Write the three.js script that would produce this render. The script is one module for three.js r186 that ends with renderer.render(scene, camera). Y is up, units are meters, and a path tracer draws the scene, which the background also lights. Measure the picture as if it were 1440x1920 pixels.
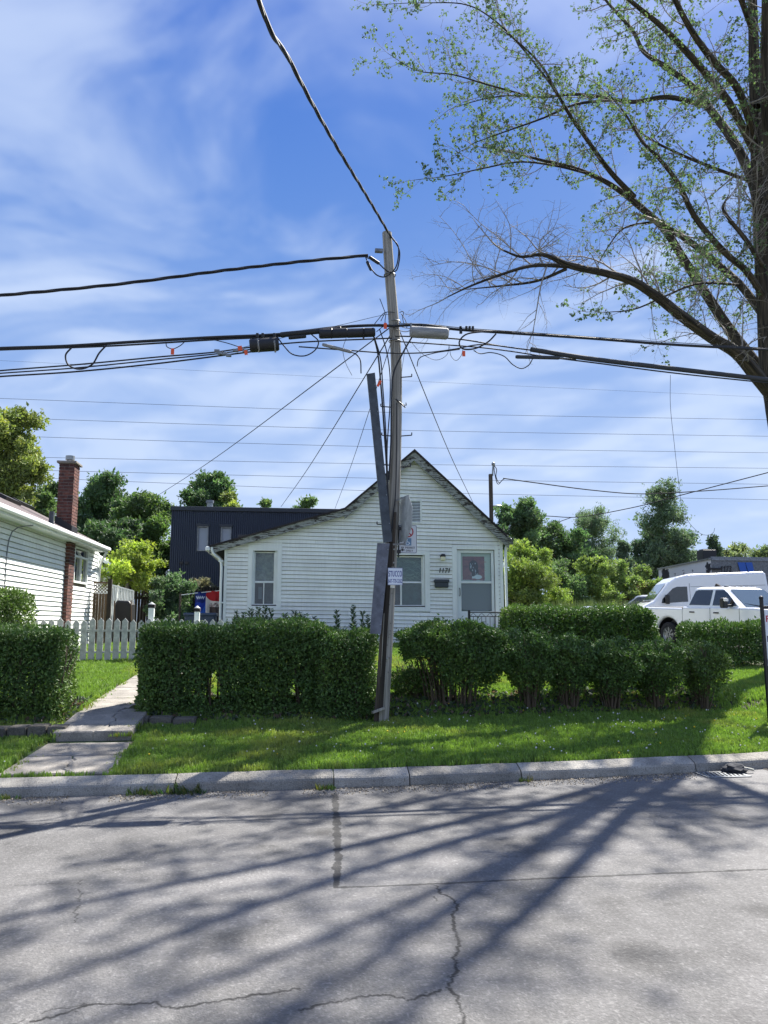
import * as THREE from 'three';
import { mergeGeometries } from 'three/addons/utils/BufferGeometryUtils.js';
import { RoundedBoxGeometry } from 'three/addons/geometries/RoundedBoxGeometry.js';
import { TextGeometry } from 'three/addons/geometries/TextGeometry.js';
import { FontLoader } from 'three/addons/loaders/FontLoader.js';

// ------------------------------------------------------------------ camera
const V = (x, y, z) => new THREE.Vector3(x, y, z);
const R = (d) => d * Math.PI / 180;
const scene = new THREE.Scene();
const F = 1442, EYE = V(0, 1.6, 0), YAW = R(7), PITCH = R(8.09);
const camera = new THREE.PerspectiveCamera(2 * Math.atan(960 / F) * 180 / Math.PI, 0.75, 0.1, 2500);
camera.position.copy(EYE);
camera.rotation.order = 'YXZ';
camera.rotation.set(PITCH, -YAW, 0);
camera.updateMatrixWorld(true);

// ------------------------------------------------------------------ noise
function rand(seed) { let s = seed >>> 0; return () => { s = (s + 0x6d2b79f5) | 0; let t = Math.imul(s ^ (s >>> 15), 1 | s); t = (t + Math.imul(t ^ (t >>> 7), 61 | t)) ^ t; return ((t ^ (t >>> 14)) >>> 0) / 4294967296; }; }
const LAT = new Float32Array(65536); { const r = rand(77); for (let i = 0; i < 65536; i++) LAT[i] = r(); }
const fade = (t) => t * t * (3 - 2 * t);
function vn(x, y, per = 256) {            // value noise in the plane, period per
  const xi = Math.floor(x), yi = Math.floor(y), u = fade(x - xi), v = fade(y - yi);
  const m = (a) => ((a % per) + per) % per, a = m(xi), b = m(xi + 1), c = m(yi) * 256, d = m(yi + 1) * 256;
  const p = LAT[c + a], q = LAT[c + b], s = LAT[d + a], t = LAT[d + b];
  return p + (q - p) * u + (s - p) * v + (p - q - s + t) * u * v;
}
function fbm(x, y, o = 4, per = 256) { let a = 0, w = .5, f = 1, n = 0; for (let i = 0; i < o; i++) { a += w * vn(x * f + i * 17, y * f + i * 31, Math.min(256, per * f)); n += w; w *= .5; f *= 2; } return a / n; }
const sstep = (a, b, x) => { const t = Math.min(1, Math.max(0, (x - a) / (b - a))); return t * t * (3 - 2 * t); };
const mix = (a, b, t) => a + (b - a) * t;

// ------------------------------------------------------------------ sky, sun, exposure
const SUNAZ = R(43), SUNEL = R(51);
const SUN = V(Math.sin(SUNAZ) * Math.cos(SUNEL), Math.sin(SUNEL), -Math.cos(SUNAZ) * Math.cos(SUNEL));
{
  const SK = .49, W = 2048, H = 1024, d = new Float32Array(W * H * 4);
  for (let j = 0; j < H; j++) {
    const el = ((j + .5) / H - .5) * Math.PI, y = Math.sin(el), c = Math.cos(el);
    for (let i = 0; i < W; i++) {
      const az = ((i + .5) / W - .5) * 2 * Math.PI, x = c * Math.cos(az), z = c * Math.sin(az);
      const h = Math.max(y, 0), t = Math.pow(h, .62);
      let r = mix(.47, .026, sstep(0, .80, t)), g = mix(.58, .104, sstep(0, .88, t)), b = mix(.78, .45, sstep(0, .92, t));
      const k = 1 / (h + .13), px = x * k, pz = z * k;             // a cloud sheet overhead
      const wx = fbm(px * .9 + 33, pz * .9 + 70, 4) - .5, wz = fbm(px * .9 + 40, pz * .9 + 3, 4) - .5;
      const ux = (px * .80 + pz * .60) + wx * 1.05, uz = (-px * .60 + pz * .80) + wz * 1.05;
      const broad = sstep(.30, .72, fbm(ux * .55 + 61, uz * .75 + 20, 4));
      const streak = fbm(ux * 1.2 + 61, uz * 3.4 + 20, 6), wisp = fbm(ux * 4.2 + 11, uz * 9.5 + 1, 6), mott = fbm(px * 3.4 + wx * 3 + 50, pz * 3.4 + wz * 3 + 21, 6);
      let cl = .15 * broad + .50 * sstep(.35, .70, streak * .40 + mott * .34 + wisp * .30 + (broad - .5) * .22) + .16 * sstep(.44, .68, wisp * .55 + streak * .45) * (.4 + broad);
      cl = Math.min(.86, cl * .92) * (y > 0 ? 1 : 0) * sstep(0, .05, h);
      r = mix(r, .53, cl); g = mix(g, .62, cl); b = mix(b, .78, cl);
      const ca = x * SUN.x + y * SUN.y + z * SUN.z, an = Math.acos(Math.min(1, Math.max(-1, ca)));
      const halo = .55 * Math.exp(-an / R(9)) + .12 * Math.exp(-an / R(22));
      r += halo; g += halo * .98; b += halo * .93;
      r *= SK; g *= SK; b *= SK; if (y < 0) { r = .14; g = .15; b = .13; }
      const o = (j * W + i) * 4; d[o] = r; d[o + 1] = g; d[o + 2] = b; d[o + 3] = 1;
    }
  }
  const sky = new THREE.DataTexture(d, W, H, THREE.RGBAFormat, THREE.FloatType);
  sky.mapping = THREE.EquirectangularReflectionMapping; sky.magFilter = THREE.LinearFilter; sky.minFilter = THREE.LinearFilter;
  sky.wrapS = THREE.RepeatWrapping; sky.needsUpdate = true;
  scene.background = sky; scene.environment = sky;
}
const sun = new THREE.DirectionalLight(new THREE.Color(1, .95, .87), 5);
sun.position.copy(SUN).multiplyScalar(80).add(V(4, 0, -12)); sun.target.position.set(4, 0, -12);
sun.castShadow = true; sun.shadow.mapSize.set(4096, 4096); sun.shadow.radius = .8;
Object.assign(sun.shadow.camera, { left: -45, right: 45, top: 45, bottom: -45, near: 1, far: 220 });
scene.add(sun, sun.target);
const renderer = new THREE.WebGLRenderer({ antialias: true });
renderer.toneMapping = THREE.LinearToneMapping;
renderer.toneMappingExposure = 2.8;
renderer.shadowMap.enabled = true;

// ------------------------------------------------------------------ measuring: where a sight line of the photograph meets a plane of the place
const FW = V(0, 0, -1).applyQuaternion(camera.quaternion), RT = V(1, 0, 0).applyQuaternion(camera.quaternion), UP = V(0, 1, 0).applyQuaternion(camera.quaternion);
const ray = (x, y) => FW.clone().addScaledVector(RT, (x - 720) / F).addScaledVector(UP, (960 - y) / F);
const atZ = (x, y, z) => { const r = ray(x, y); return EYE.clone().addScaledVector(r, (z - EYE.z) / r.z); };
const atY = (x, y, h) => { const r = ray(x, y); return EYE.clone().addScaledVector(r, (h - EYE.y) / r.y); };
const atX = (x, y, X) => { const r = ray(x, y); return EYE.clone().addScaledVector(r, (X - EYE.x) / r.x); };

// ------------------------------------------------------------------ textures
function tex(w, h, fn, { srgb = true, rep = null, mirror = false } = {}) {
  const d = new Uint8Array(w * h * 4);
  for (let j = 0; j < h; j++) for (let i = 0; i < w; i++) {
    const c = fn(i / w, j / h, i, j), o = (j * w + i) * 4;
    if (typeof c === 'number') d[o] = d[o + 1] = d[o + 2] = Math.max(0, Math.min(255, c * 255));
    else for (let k = 0; k < 3; k++) d[o + k] = Math.max(0, Math.min(255, c[k] * 255));
    d[o + 3] = 255;
  }
  const t = new THREE.DataTexture(d, w, h); t.magFilter = THREE.LinearFilter; t.minFilter = THREE.LinearMipmapLinearFilter; t.generateMipmaps = true;
  t.wrapS = t.wrapT = mirror ? THREE.MirroredRepeatWrapping : THREE.RepeatWrapping; t.colorSpace = srgb ? THREE.SRGBColorSpace : THREE.NoColorSpace;
  if (rep) t.repeat.set(1 / rep[0], 1 / rep[1]);
  t.needsUpdate = true; return t;
}
function paint(w, h, draw) {
  const c = document.createElement('canvas'); c.width = w; c.height = h; const g = c.getContext('2d'); draw(g, w, h);
  const t = new THREE.CanvasTexture(c); t.colorSpace = THREE.SRGBColorSpace; return t;
}
const rn = rand(5);
const tConcrete = tex(512, 512, (u, v) => { const a = fbm(u * 6, v * 6, 5, 6), s = vn(u * 256, v * 256, 256), p = vn(u * 128 + 3, v * 128, 128) > .86 ? -.14 : 0; const l = .63 + (a - .5) * .30 + (s - .5) * .15 + p; return [l * 1.0, l * .985, l * .95]; }, { rep: [1.3, 1.3] });
const bConcrete = tex(512, 512, (u, v) => .5 + (fbm(u * 24, v * 24, 4, 24) - .5) * .7 + (vn(u * 200, v * 200, 200) - .5) * .5, { srgb: false, rep: [.9, .9] });
const tWood = tex(256, 1024, (u, v) => { const g = fbm(u * 40, v * 3, 4, 40), f = vn(u * 120, v * 8, 120), cr = vn(u * 52, v * 2.0, 52) > .87 ? -.19 : 0, st = fbm(u * 5 + 7, v * 5, 3, 5); const l = .60 + (g - .5) * .36 + (f - .5) * .14 + cr + (st - .5) * .18; return [l * 1.0, l * .975, l * .92]; }, { rep: [.7, 2.6] });
const bWood = tex(256, 1024, (u, v) => .55 + (fbm(u * 40, v * 3, 4, 40) - .5) * .8 - (vn(u * 52, v * 2.0, 52) > .87 ? .35 : 0), { srgb: false, rep: [.7, 2.6] });
const tPaint = tex(512, 512, (u, v) => { const a = fbm(u * 4, v * 4, 5, 4), s = fbm(u * 60, v * 8, 3, 60); const l = .94 + (a - .5) * .10 + (s - .5) * .05; return [l * .99, l, l * .985]; }, { rep: [2.3, 2.3] });
const tPeel = tex(512, 512, (u, v) => { const a = fbm(u * 7, v * 22, 5, 7), b = fbm(u * 30, v * 60, 4, 30), m = sstep(.47, .53, a * .72 + b * .32); const w = .30 + (b - .5) * .4; return m > .5 ? [.66 + (b - .5) * .2, .68 + (b - .5) * .2, .66 + (b - .5) * .2] : [w, w * .96, w * .9]; }, { rep: [1.6, .55] });
const tShingle = tex(512, 512, (u, v) => { const row = Math.floor(v * 12), o = (row % 2) * .5, cl = LAT[(Math.floor(u * 8 + o) % 8) + row * 37], s = vn(u * 250, v * 250, 250); const l = .40 + (cl - .5) * .14 + (s - .5) * .22; return [l * 1.03, l * .96, l * .95]; }, { rep: [2.4, 1.7] });
const tBark = tex(512, 512, (u, v) => { const a = fbm(u * 14, v * 3, 4, 14), b = vn(u * 40, v * 12, 40), c = fbm(u * 3, v * 3, 3, 3); const l = .30 + (a - .5) * .42 + (b - .5) * .12 + (c - .5) * .1; return [l, l * .93, l * .82]; }, { rep: [.8, 1.6] });
const bBark = tex(512, 512, (u, v) => .5 + (fbm(u * 14, v * 3, 4, 14) - .5) * 1.3 + (vn(u * 40, v * 12, 40) - .5) * .2, { srgb: false, rep: [.8, 1.6] });
const tSoil = tex(512, 512, (u, v) => { const a = fbm(u * 8, v * 8, 5, 8), b = vn(u * 160, v * 160, 160), g = sstep(.35, .6, fbm(u * 5 + 3, v * 5, 4, 5)); const l = .24 + (a - .5) * .22 + (b - .5) * .14; return [mix(l * 1.0, l * .78, g), mix(l * .9, l * 1.08, g), mix(l * .62, l * .42, g)]; }, { rep: [2.7, 2.7] });
const tGrain = tex(256, 256, (u, v) => .80 + (fbm(u * 12, v * 12, 4, 12) - .5) * .3 + (vn(u * 120, v * 120, 120) - .5) * .1, { srgb: true, rep: [.8, .8] });
const tBrick = tex(256, 256, (u, v) => { const a = fbm(u * 10, v * 10, 4, 10), s = vn(u * 90, v * 90, 90); const l = .80 + (a - .5) * .5 + (s - .5) * .25; return l; }, { srgb: true, rep: [.5, .5] });

// ------------------------------------------------------------------ materials
const col = (r, g, b) => new THREE.Color().setRGB(r, g, b);
const mat = (r, g, b, rough = .8, o = {}) => new THREE.MeshStandardMaterial({ color: col(r, g, b), roughness: rough, side: THREE.DoubleSide, ...o });
const M = {
  concrete: mat(.66, .63, .60, .92, { map: tConcrete, bumpMap: bConcrete, bumpScale: .006 }),
  kerb: mat(.86, .84, .80, .93, { map: tConcrete, bumpMap: bConcrete, bumpScale: .008 }),
  kerbOld: mat(.72, .70, .66, .93, { map: tConcrete, bumpMap: bConcrete, bumpScale: .012 }),
  block: mat(.34, .32, .29, .95, { map: tConcrete, bumpMap: bConcrete, bumpScale: .014 }),
  pole: mat(.88, .87, .84, .9, { map: tWood, bumpMap: bWood, bumpScale: .008 }),
  timber: mat(.24, .20, .17, .92, { map: tWood, bumpMap: bWood, bumpScale: .008 }),
  fenceWood: mat(.38, .26, .17, .9, { map: tWood }),
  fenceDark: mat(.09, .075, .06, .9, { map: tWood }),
  siding: [.90, .94, .87, .97].map((k) => mat(.98 * k, .985 * k, .965 * k, .62, { map: tPaint })),
  trim: mat(.88, .90, .90, .6, { map: tPaint }),
  trimCold: mat(.80, .84, .86, .55, { map: tPaint }),
  picket: mat(.66, .68, .66, .8, { map: tGrain }),
  peel: mat(.72, .72, .72, .9, { map: tPeel }),
  roofDark: mat(.20, .20, .21, .95, { map: tShingle }),
  roofGrey: mat(.70, .66, .66, .95, { map: tShingle }),
  bark: mat(.62, .58, .53, .95, { map: tBark, bumpMap: bBark, bumpScale: .02 }),
  barkDark: mat(.28, .255, .23, .95),
  stem: mat(.12, .09, .06, .95),
  soil: mat(.86, .90, .80, 1, { map: tSoil }),
  cable: mat(.014, .015, .017, .62),
  cableGrey: mat(.045, .05, .055, .8),
  wire: mat(.03, .035, .05, .95),
  cableFar: mat(.014, .015, .018, .95),
  closure: mat(.012, .013, .015, .55),
  canister: mat(.42, .43, .42, .55, { map: tGrain }),
  steel: mat(.34, .36, .38, .45, { metalness: .6, map: tGrain }),
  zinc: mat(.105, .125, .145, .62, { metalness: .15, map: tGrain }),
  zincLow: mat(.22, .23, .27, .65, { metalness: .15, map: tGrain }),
  alu: mat(.50, .53, .52, .42, { metalness: .7, map: tGrain }),
  tag: mat(.75, .10, .03, .6),
  black: mat(.012, .012, .014, .5),
  iron: mat(.015, .016, .018, .45),
  navy: mat(.020, .031, .058, .5, { metalness: .1 }),
  navyCap: mat(.018, .024, .036, .5),
  glass: new THREE.MeshPhysicalMaterial({ color: col(.9, .95, .95), roughness: .03, transmission: 1, thickness: 0, ior: 1.5, side: THREE.DoubleSide }),
  darkGlass: new THREE.MeshPhysicalMaterial({ color: col(.012, .016, .019), roughness: .04, clearcoat: 1, clearcoatRoughness: .02, side: THREE.DoubleSide }),
  shieldGlass: new THREE.MeshPhysicalMaterial({ color: col(.05, .075, .085), roughness: .05, clearcoat: 1, clearcoatRoughness: .02, side: THREE.DoubleSide }),
  carWhite: new THREE.MeshPhysicalMaterial({ color: col(.80, .82, .84), roughness: .35, clearcoat: 1, clearcoatRoughness: .06, side: THREE.DoubleSide }),
  carGrey: new THREE.MeshPhysicalMaterial({ color: col(.28, .30, .33), roughness: .32, metalness: .4, clearcoat: 1, side: THREE.DoubleSide }),
  carRed: new THREE.MeshPhysicalMaterial({ color: col(.45, .02, .02), roughness: .32, clearcoat: 1, side: THREE.DoubleSide }),
  chrome: mat(.75, .76, .78, .2, { metalness: 1 }),
  rubber: mat(.015, .015, .016, .9),
  brick: [[.20, .078, .06], [.165, .066, .052], [.23, .095, .07], [.14, .058, .048]].map((c) => mat(...c, .92, { map: tBrick })),
  brickDark: [[.115, .05, .042], [.085, .042, .038]].map((c) => mat(...c, .92, { map: tBrick })),
  mortar: mat(.42, .39, .36, .95, { map: tGrain }),
  curtain: mat(.27, .30, .27, .9, { map: tGrain }),
  teal: mat(.06, .13, .125, .85, { map: tGrain }),
  room: mat(.07, .07, .07, .95),
  cream: new THREE.MeshPhysicalMaterial({ color: col(.72, .70, .48), roughness: .35, side: THREE.DoubleSide }),
  stucco: mat(.52, .53, .53, .9, { map: tGrain }),
  asphaltLot: mat(.15, .15, .155, .95, { map: tConcrete }),
};
const leafMat = (rough = .88, tr = .48) => new THREE.MeshPhysicalMaterial({ color: col(1, 1, 1), roughness: rough, transmission: tr, thickness: 0, side: THREE.DoubleSide });
const LEAF = leafMat(), LEAFSHINY = leafMat(.72, .36), GRASS = leafMat(.92, .48);

// ------------------------------------------------------------------ objects
const used = {}, things = new Set();
function numbered(n) { const k = used[n] = (used[n] ?? -1) + 1; return k ? n + '_' + String(k).padStart(3, '0') : n; }
function thing(name, label, category, pos, group, kind) {
  const o = new THREE.Group(); o.name = numbered(name); o.position.copy(pos ?? V(0, 0, 0)); o.userData = {};
  if (label) o.userData.label = label; if (category) o.userData.category = category;
  if (group) o.userData.group = group; if (kind) o.userData.kind = kind;
  scene.add(o); things.add(o); return o;
}
function part(name, geo, m, parent, kind) {         // geometry given in the place's own metres
  const o = new THREE.Mesh(geo, m); o.castShadow = o.receiveShadow = true;
  if (parent === scene) o.name = numbered(name);
  else { o.name = name; if (things.has(parent)) o.position.copy(parent.position).negate(); }
  if (kind) o.userData.kind = kind;
  parent.add(o); return o;
}
function lone(name, label, category, geo, m, group) { const o = part(name, geo, m, scene); o.userData.label = label; o.userData.category = category; if (group) o.userData.group = group; return o; }
function local(name, geo, m, parent) { const o = new THREE.Mesh(geo, m); o.name = name; o.castShadow = o.receiveShadow = true; parent.add(o); return o; }

// ------------------------------------------------------------------ geometry
function uvm(g) {                                     // uv in metres from the way each face points
  if (g.index) g = g.toNonIndexed();
  g.computeVertexNormals();
  return uvOnly(g);
}
function uvOnly(g) {
  const p = g.attributes.position, n = g.attributes.normal, uv = new Float32Array(p.count * 2);
  for (let i = 0; i < p.count; i++) {
    const ax = Math.abs(n.getX(i)), ay = Math.abs(n.getY(i)), az = Math.abs(n.getZ(i));
    const [a, b] = ax >= ay && ax >= az ? [p.getZ(i), p.getY(i)] : ay >= az ? [p.getX(i), p.getZ(i)] : [p.getX(i), p.getY(i)];
    uv[i * 2] = a; uv[i * 2 + 1] = b;
  }
  g.setAttribute('uv', new THREE.BufferAttribute(uv, 2)); return g;
}
const box = (x0, x1, y0, y1, z0, z1) => uvm(new THREE.BoxGeometry(Math.abs(x1 - x0), Math.abs(y1 - y0), Math.abs(z1 - z0)).translate((x0 + x1) / 2, (y0 + y1) / 2, (z0 + z1) / 2));
const rbox = (x0, x1, y0, y1, z0, z1, r = .01, s = 2) => { const g = new RoundedBoxGeometry(Math.abs(x1 - x0), Math.abs(y1 - y0), Math.abs(z1 - z0), s, r); g.translate((x0 + x1) / 2, (y0 + y1) / 2, (z0 + z1) / 2); return uvOnly(g.index ? g.toNonIndexed() : g); };
const join = (list) => mergeGeometries(list.map((g) => { g = g.index ? g.toNonIndexed() : g; for (const k of Object.keys(g.attributes)) if (!['position', 'normal', 'uv'].includes(k)) g.deleteAttribute(k); if (!g.attributes.uv) uvOnly(g); return g; }));
function prism(pts, z0, z1, bevel = 0) {             // outline in x,y pushed along z
  const s = new THREE.Shape(pts.map((p) => new THREE.Vector2(p[0], p[1])));
  const g = new THREE.ExtrudeGeometry(s, { depth: Math.abs(z1 - z0) - 2 * bevel, bevelEnabled: bevel > 0, bevelThickness: bevel, bevelSize: bevel, bevelOffset: -bevel, bevelSegments: 2, curveSegments: 10 });
  g.translate(0, 0, Math.min(z0, z1) + bevel); return uvm(g);
}
function beam(a, b, w, h) {                           // a bar from a to b
  const d = b.clone().sub(a), L = d.length(), g = new THREE.BoxGeometry(w, L, h).translate(0, L / 2, 0);
  g.applyQuaternion(new THREE.Quaternion().setFromUnitVectors(V(0, 1, 0), d.normalize())); g.translate(a.x, a.y, a.z); return uvm(g);
}
function rod(a, b, r0, r1 = r0, n = 8) {
  const d = b.clone().sub(a), L = d.length(), g = new THREE.CylinderGeometry(r1, r0, L, n, 1).translate(0, L / 2, 0);
  g.applyQuaternion(new THREE.Quaternion().setFromUnitVectors(V(0, 1, 0), d.normalize())); return g.translate(a.x, a.y, a.z).toNonIndexed();
}
function tube(pts, r, n = 6, per = 6) { return new THREE.TubeGeometry(new THREE.CatmullRomCurve3(pts, false, 'centripetal'), Math.max(2, (pts.length - 1) * per), r, n, false).toNonIndexed(); }
function limb(pts, rad, n = 8, per = 4) {             // a tapering tube along a path with uv in metres
  const c = new THREE.CatmullRomCurve3(pts, false, 'centripetal'), S = Math.max(1, (pts.length - 1) * per), L = c.getLength();
  const pos = [], uv = [], idx = []; let nx = V(0, 0, 1);
  for (let i = 0; i <= S; i++) {
    const t = i / S, p = c.getPoint(t), d = c.getTangent(t), f = t * (rad.length - 1), k = Math.min(rad.length - 2, Math.floor(f)), r = mix(rad[k], rad[k + 1], f - k);
    nx = nx.clone().addScaledVector(d, -nx.dot(d)); if (nx.lengthSq() < 1e-6) nx = V(1, 0, 0).addScaledVector(d, -d.x); nx.normalize();
    const ny = d.clone().cross(nx);
    for (let j = 0; j <= n; j++) { const a = j / n * Math.PI * 2, ca = Math.cos(a) * r, sa = Math.sin(a) * r; pos.push(p.x + nx.x * ca + ny.x * sa, p.y + nx.y * ca + ny.y * sa, p.z + nx.z * ca + ny.z * sa); uv.push(j / n * 6.3 * rad[0], t * L); }
  }
  for (let i = 0; i < S; i++) for (let j = 0; j < n; j++) { const a = i * (n + 1) + j, b = a + n + 1; idx.push(a, b, a + 1, a + 1, b, b + 1); }
  const g = new THREE.BufferGeometry(); g.setAttribute('position', new THREE.Float32BufferAttribute(pos, 3)); g.setAttribute('uv', new THREE.Float32BufferAttribute(uv, 2)); g.setIndex(idx); g.computeVertexNormals(); return g.toNonIndexed();
}
function quadGeo(list) {                               // list of [a,b,c,d] corner points
  const pos = []; for (const [a, b, c, d] of list) for (const p of d ? [a, b, c, a, c, d] : [a, b, c]) pos.push(p.x, p.y, p.z);
  const g = new THREE.BufferGeometry(); g.setAttribute('position', new THREE.Float32BufferAttribute(pos, 3)); return uvm(g);
}
function card(a, b, c, d, name, map, parent, rough = .6) {   // a printed sheet with its picture upright: a lower left, b lower right, c upper right, d upper left
  const g = new THREE.BufferGeometry(), pos = []; for (const p of [a, b, c, a, c, d]) pos.push(p.x, p.y, p.z);
  g.setAttribute('position', new THREE.Float32BufferAttribute(pos, 3)); g.setAttribute('uv', new THREE.Float32BufferAttribute([0, 0, 1, 0, 1, 1, 0, 0, 1, 1, 0, 1], 2)); g.computeVertexNormals();
  return part(name, g, new THREE.MeshStandardMaterial({ map, roughness: rough, side: THREE.DoubleSide }), parent);
}
// one leaf, lying in x,y with its stalk at the origin, folded along the midrib
function leafGeo(w = .5, fold = .18, seg = 2) {
  const pos = [], P = seg === 2 ? [[0, 0], [w * .5, .38], [0, 1]] : [[0, 0], [w * .42, .2], [w * .5, .48], [0, 1]];
  const z = (x) => Math.abs(x) * fold * 2;
  for (const s of [1, -1]) for (let i = 1; i < P.length - 1; i++) for (const [x, y] of [P[0], P[i], P[i + 1]]) pos.push(x * s, y, z(x));
  const g = new THREE.BufferGeometry(); g.setAttribute('position', new THREE.Float32BufferAttribute(pos, 3)); g.computeVertexNormals(); g.setAttribute('uv', new THREE.Float32BufferAttribute(new Float32Array(pos.length / 3 * 2), 2)); return g;
}
function sprig(n, seed, spread = 1, w = .55) {         // a clump of n leaves about one metre across
  const r = rand(seed), L = [];
  for (let i = 0; i < n; i++) { const g = leafGeo(w), s = .42 + r() * .3; g.scale(s, s, s); g.rotateZ((r() - .5) * 2.4); g.rotateX((r() - .5) * 2.6); g.rotateY(r() * 6.28); g.translate((r() - .5) * spread, (r() - .5) * spread, (r() - .5) * spread); L.push(g); }
  return mergeGeometries(L);
}
const SMALL = leafGeo(.55), ROUND = leafGeo(.8, .15, 3), CLUMP = [sprig(7, 1), sprig(8, 2), sprig(6, 3, 1.2)], FINE = [sprig(9, 8, 1.1, .34), sprig(9, 9, 1.1, .34)];
const dum = new THREE.Object3D();
function leaves(name, geo, m, parent, list) {         // list of [position, direction, size, r, g, b, roll]
  const o = new THREE.InstancedMesh(geo, m, list.length), c = new THREE.Color(); o.name = name; o.castShadow = o.receiveShadow = true; o.userData.kind = 'stuff';
  const off = things.has(parent) ? parent.position : V(0, 0, 0);
  list.forEach((l, i) => {
    dum.position.copy(l[0]).sub(off); dum.quaternion.setFromUnitVectors(V(0, 1, 0), l[1]); dum.rotateY(l[6] ?? 0); dum.scale.setScalar(l[2]); dum.updateMatrix(); o.setMatrixAt(i, dum.matrix);
    o.setColorAt(i, c.setRGB(l[3], l[4], l[5]));
  });
  parent.add(o); return o;
}
const dirRand = (r) => { const a = r() * 6.283, z = r() * 2 - 1, s = Math.sqrt(1 - z * z); return V(s * Math.cos(a), z, s * Math.sin(a)); };

// ================================================================== GROUND
const KP = [[-60, -7.4], [-2.6, -7.69], [.95, -7.76], [3.2, -7.93], [5.23, -8.17], [8, -8.62], [14, -9.9], [60, -22]];
function kz(x) { let i = 0; while (i < KP.length - 2 && x > KP[i + 1][0]) i++; const [a, b] = [KP[i], KP[i + 1]], t = (x - a[0]) / (b[0] - a[0]); return mix(a[1], b[1], t); }
const KW = .2;
function Hd(d, x) {
  let h = d < 0 ? .13 : d < 2.1 ? mix(.13, .32, d / 2.1) : d < 2.6 ? mix(.32, .49, sstep(2.1, 2.6, d)) : d < 8 ? mix(.49, .80, (d - 2.6) / 5.4) : mix(.80, .95, sstep(8, 13.5, d));
  h = mix(h, .75, sstep(8.5, 11, x) * sstep(6, 10, d));
  return h;
}
const H = (x, z) => Hd(kz(x) - KW - z, x) + (fbm(x * 1.1 + 60, z * 1.1 + 90, 3) - .5) * .035;
{
  const xs = [], ds = [];
  for (let x = -8; x <= 14; x += .25) xs.push(x);
  for (const x of [-12, -20, -40, -90, -200, -420, -900]) xs.unshift(x); for (const x of [16, 20, 30, 45, 70, 120, 250, 500, 1000]) xs.push(x);
  for (let d = -.02; d < 14; d += .2) ds.push(d); for (const d of [16, 20, 26, 34, 45, 60, 90, 150, 300, 700, 1500]) ds.push(d);
  const pos = [], uv = [], idx = [], n = xs.length;
  for (const d of ds) for (const x of xs) { const kx = Math.max(-60, Math.min(60, x)), z = kz(kx) - KW - d; pos.push(x, (d < 0 ? .125 : H(kx, z)), z); uv.push(x, z); }
  for (let j = 0; j < ds.length - 1; j++) for (let i = 0; i < n - 1; i++) { const a = j * n + i, b = a + n; idx.push(a, a + 1, b, a + 1, b + 1, b); }
  const g = new THREE.BufferGeometry(); g.setAttribute('position', new THREE.Float32BufferAttribute(pos, 3)); g.setAttribute('uv', new THREE.Float32BufferAttribute(uv, 2)); g.setIndex(idx); g.computeVertexNormals();
  part('ground', g, M.soil, scene, 'structure').userData.label = 'earth and lawn rising gently from the kerb to the houses';
}
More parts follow.
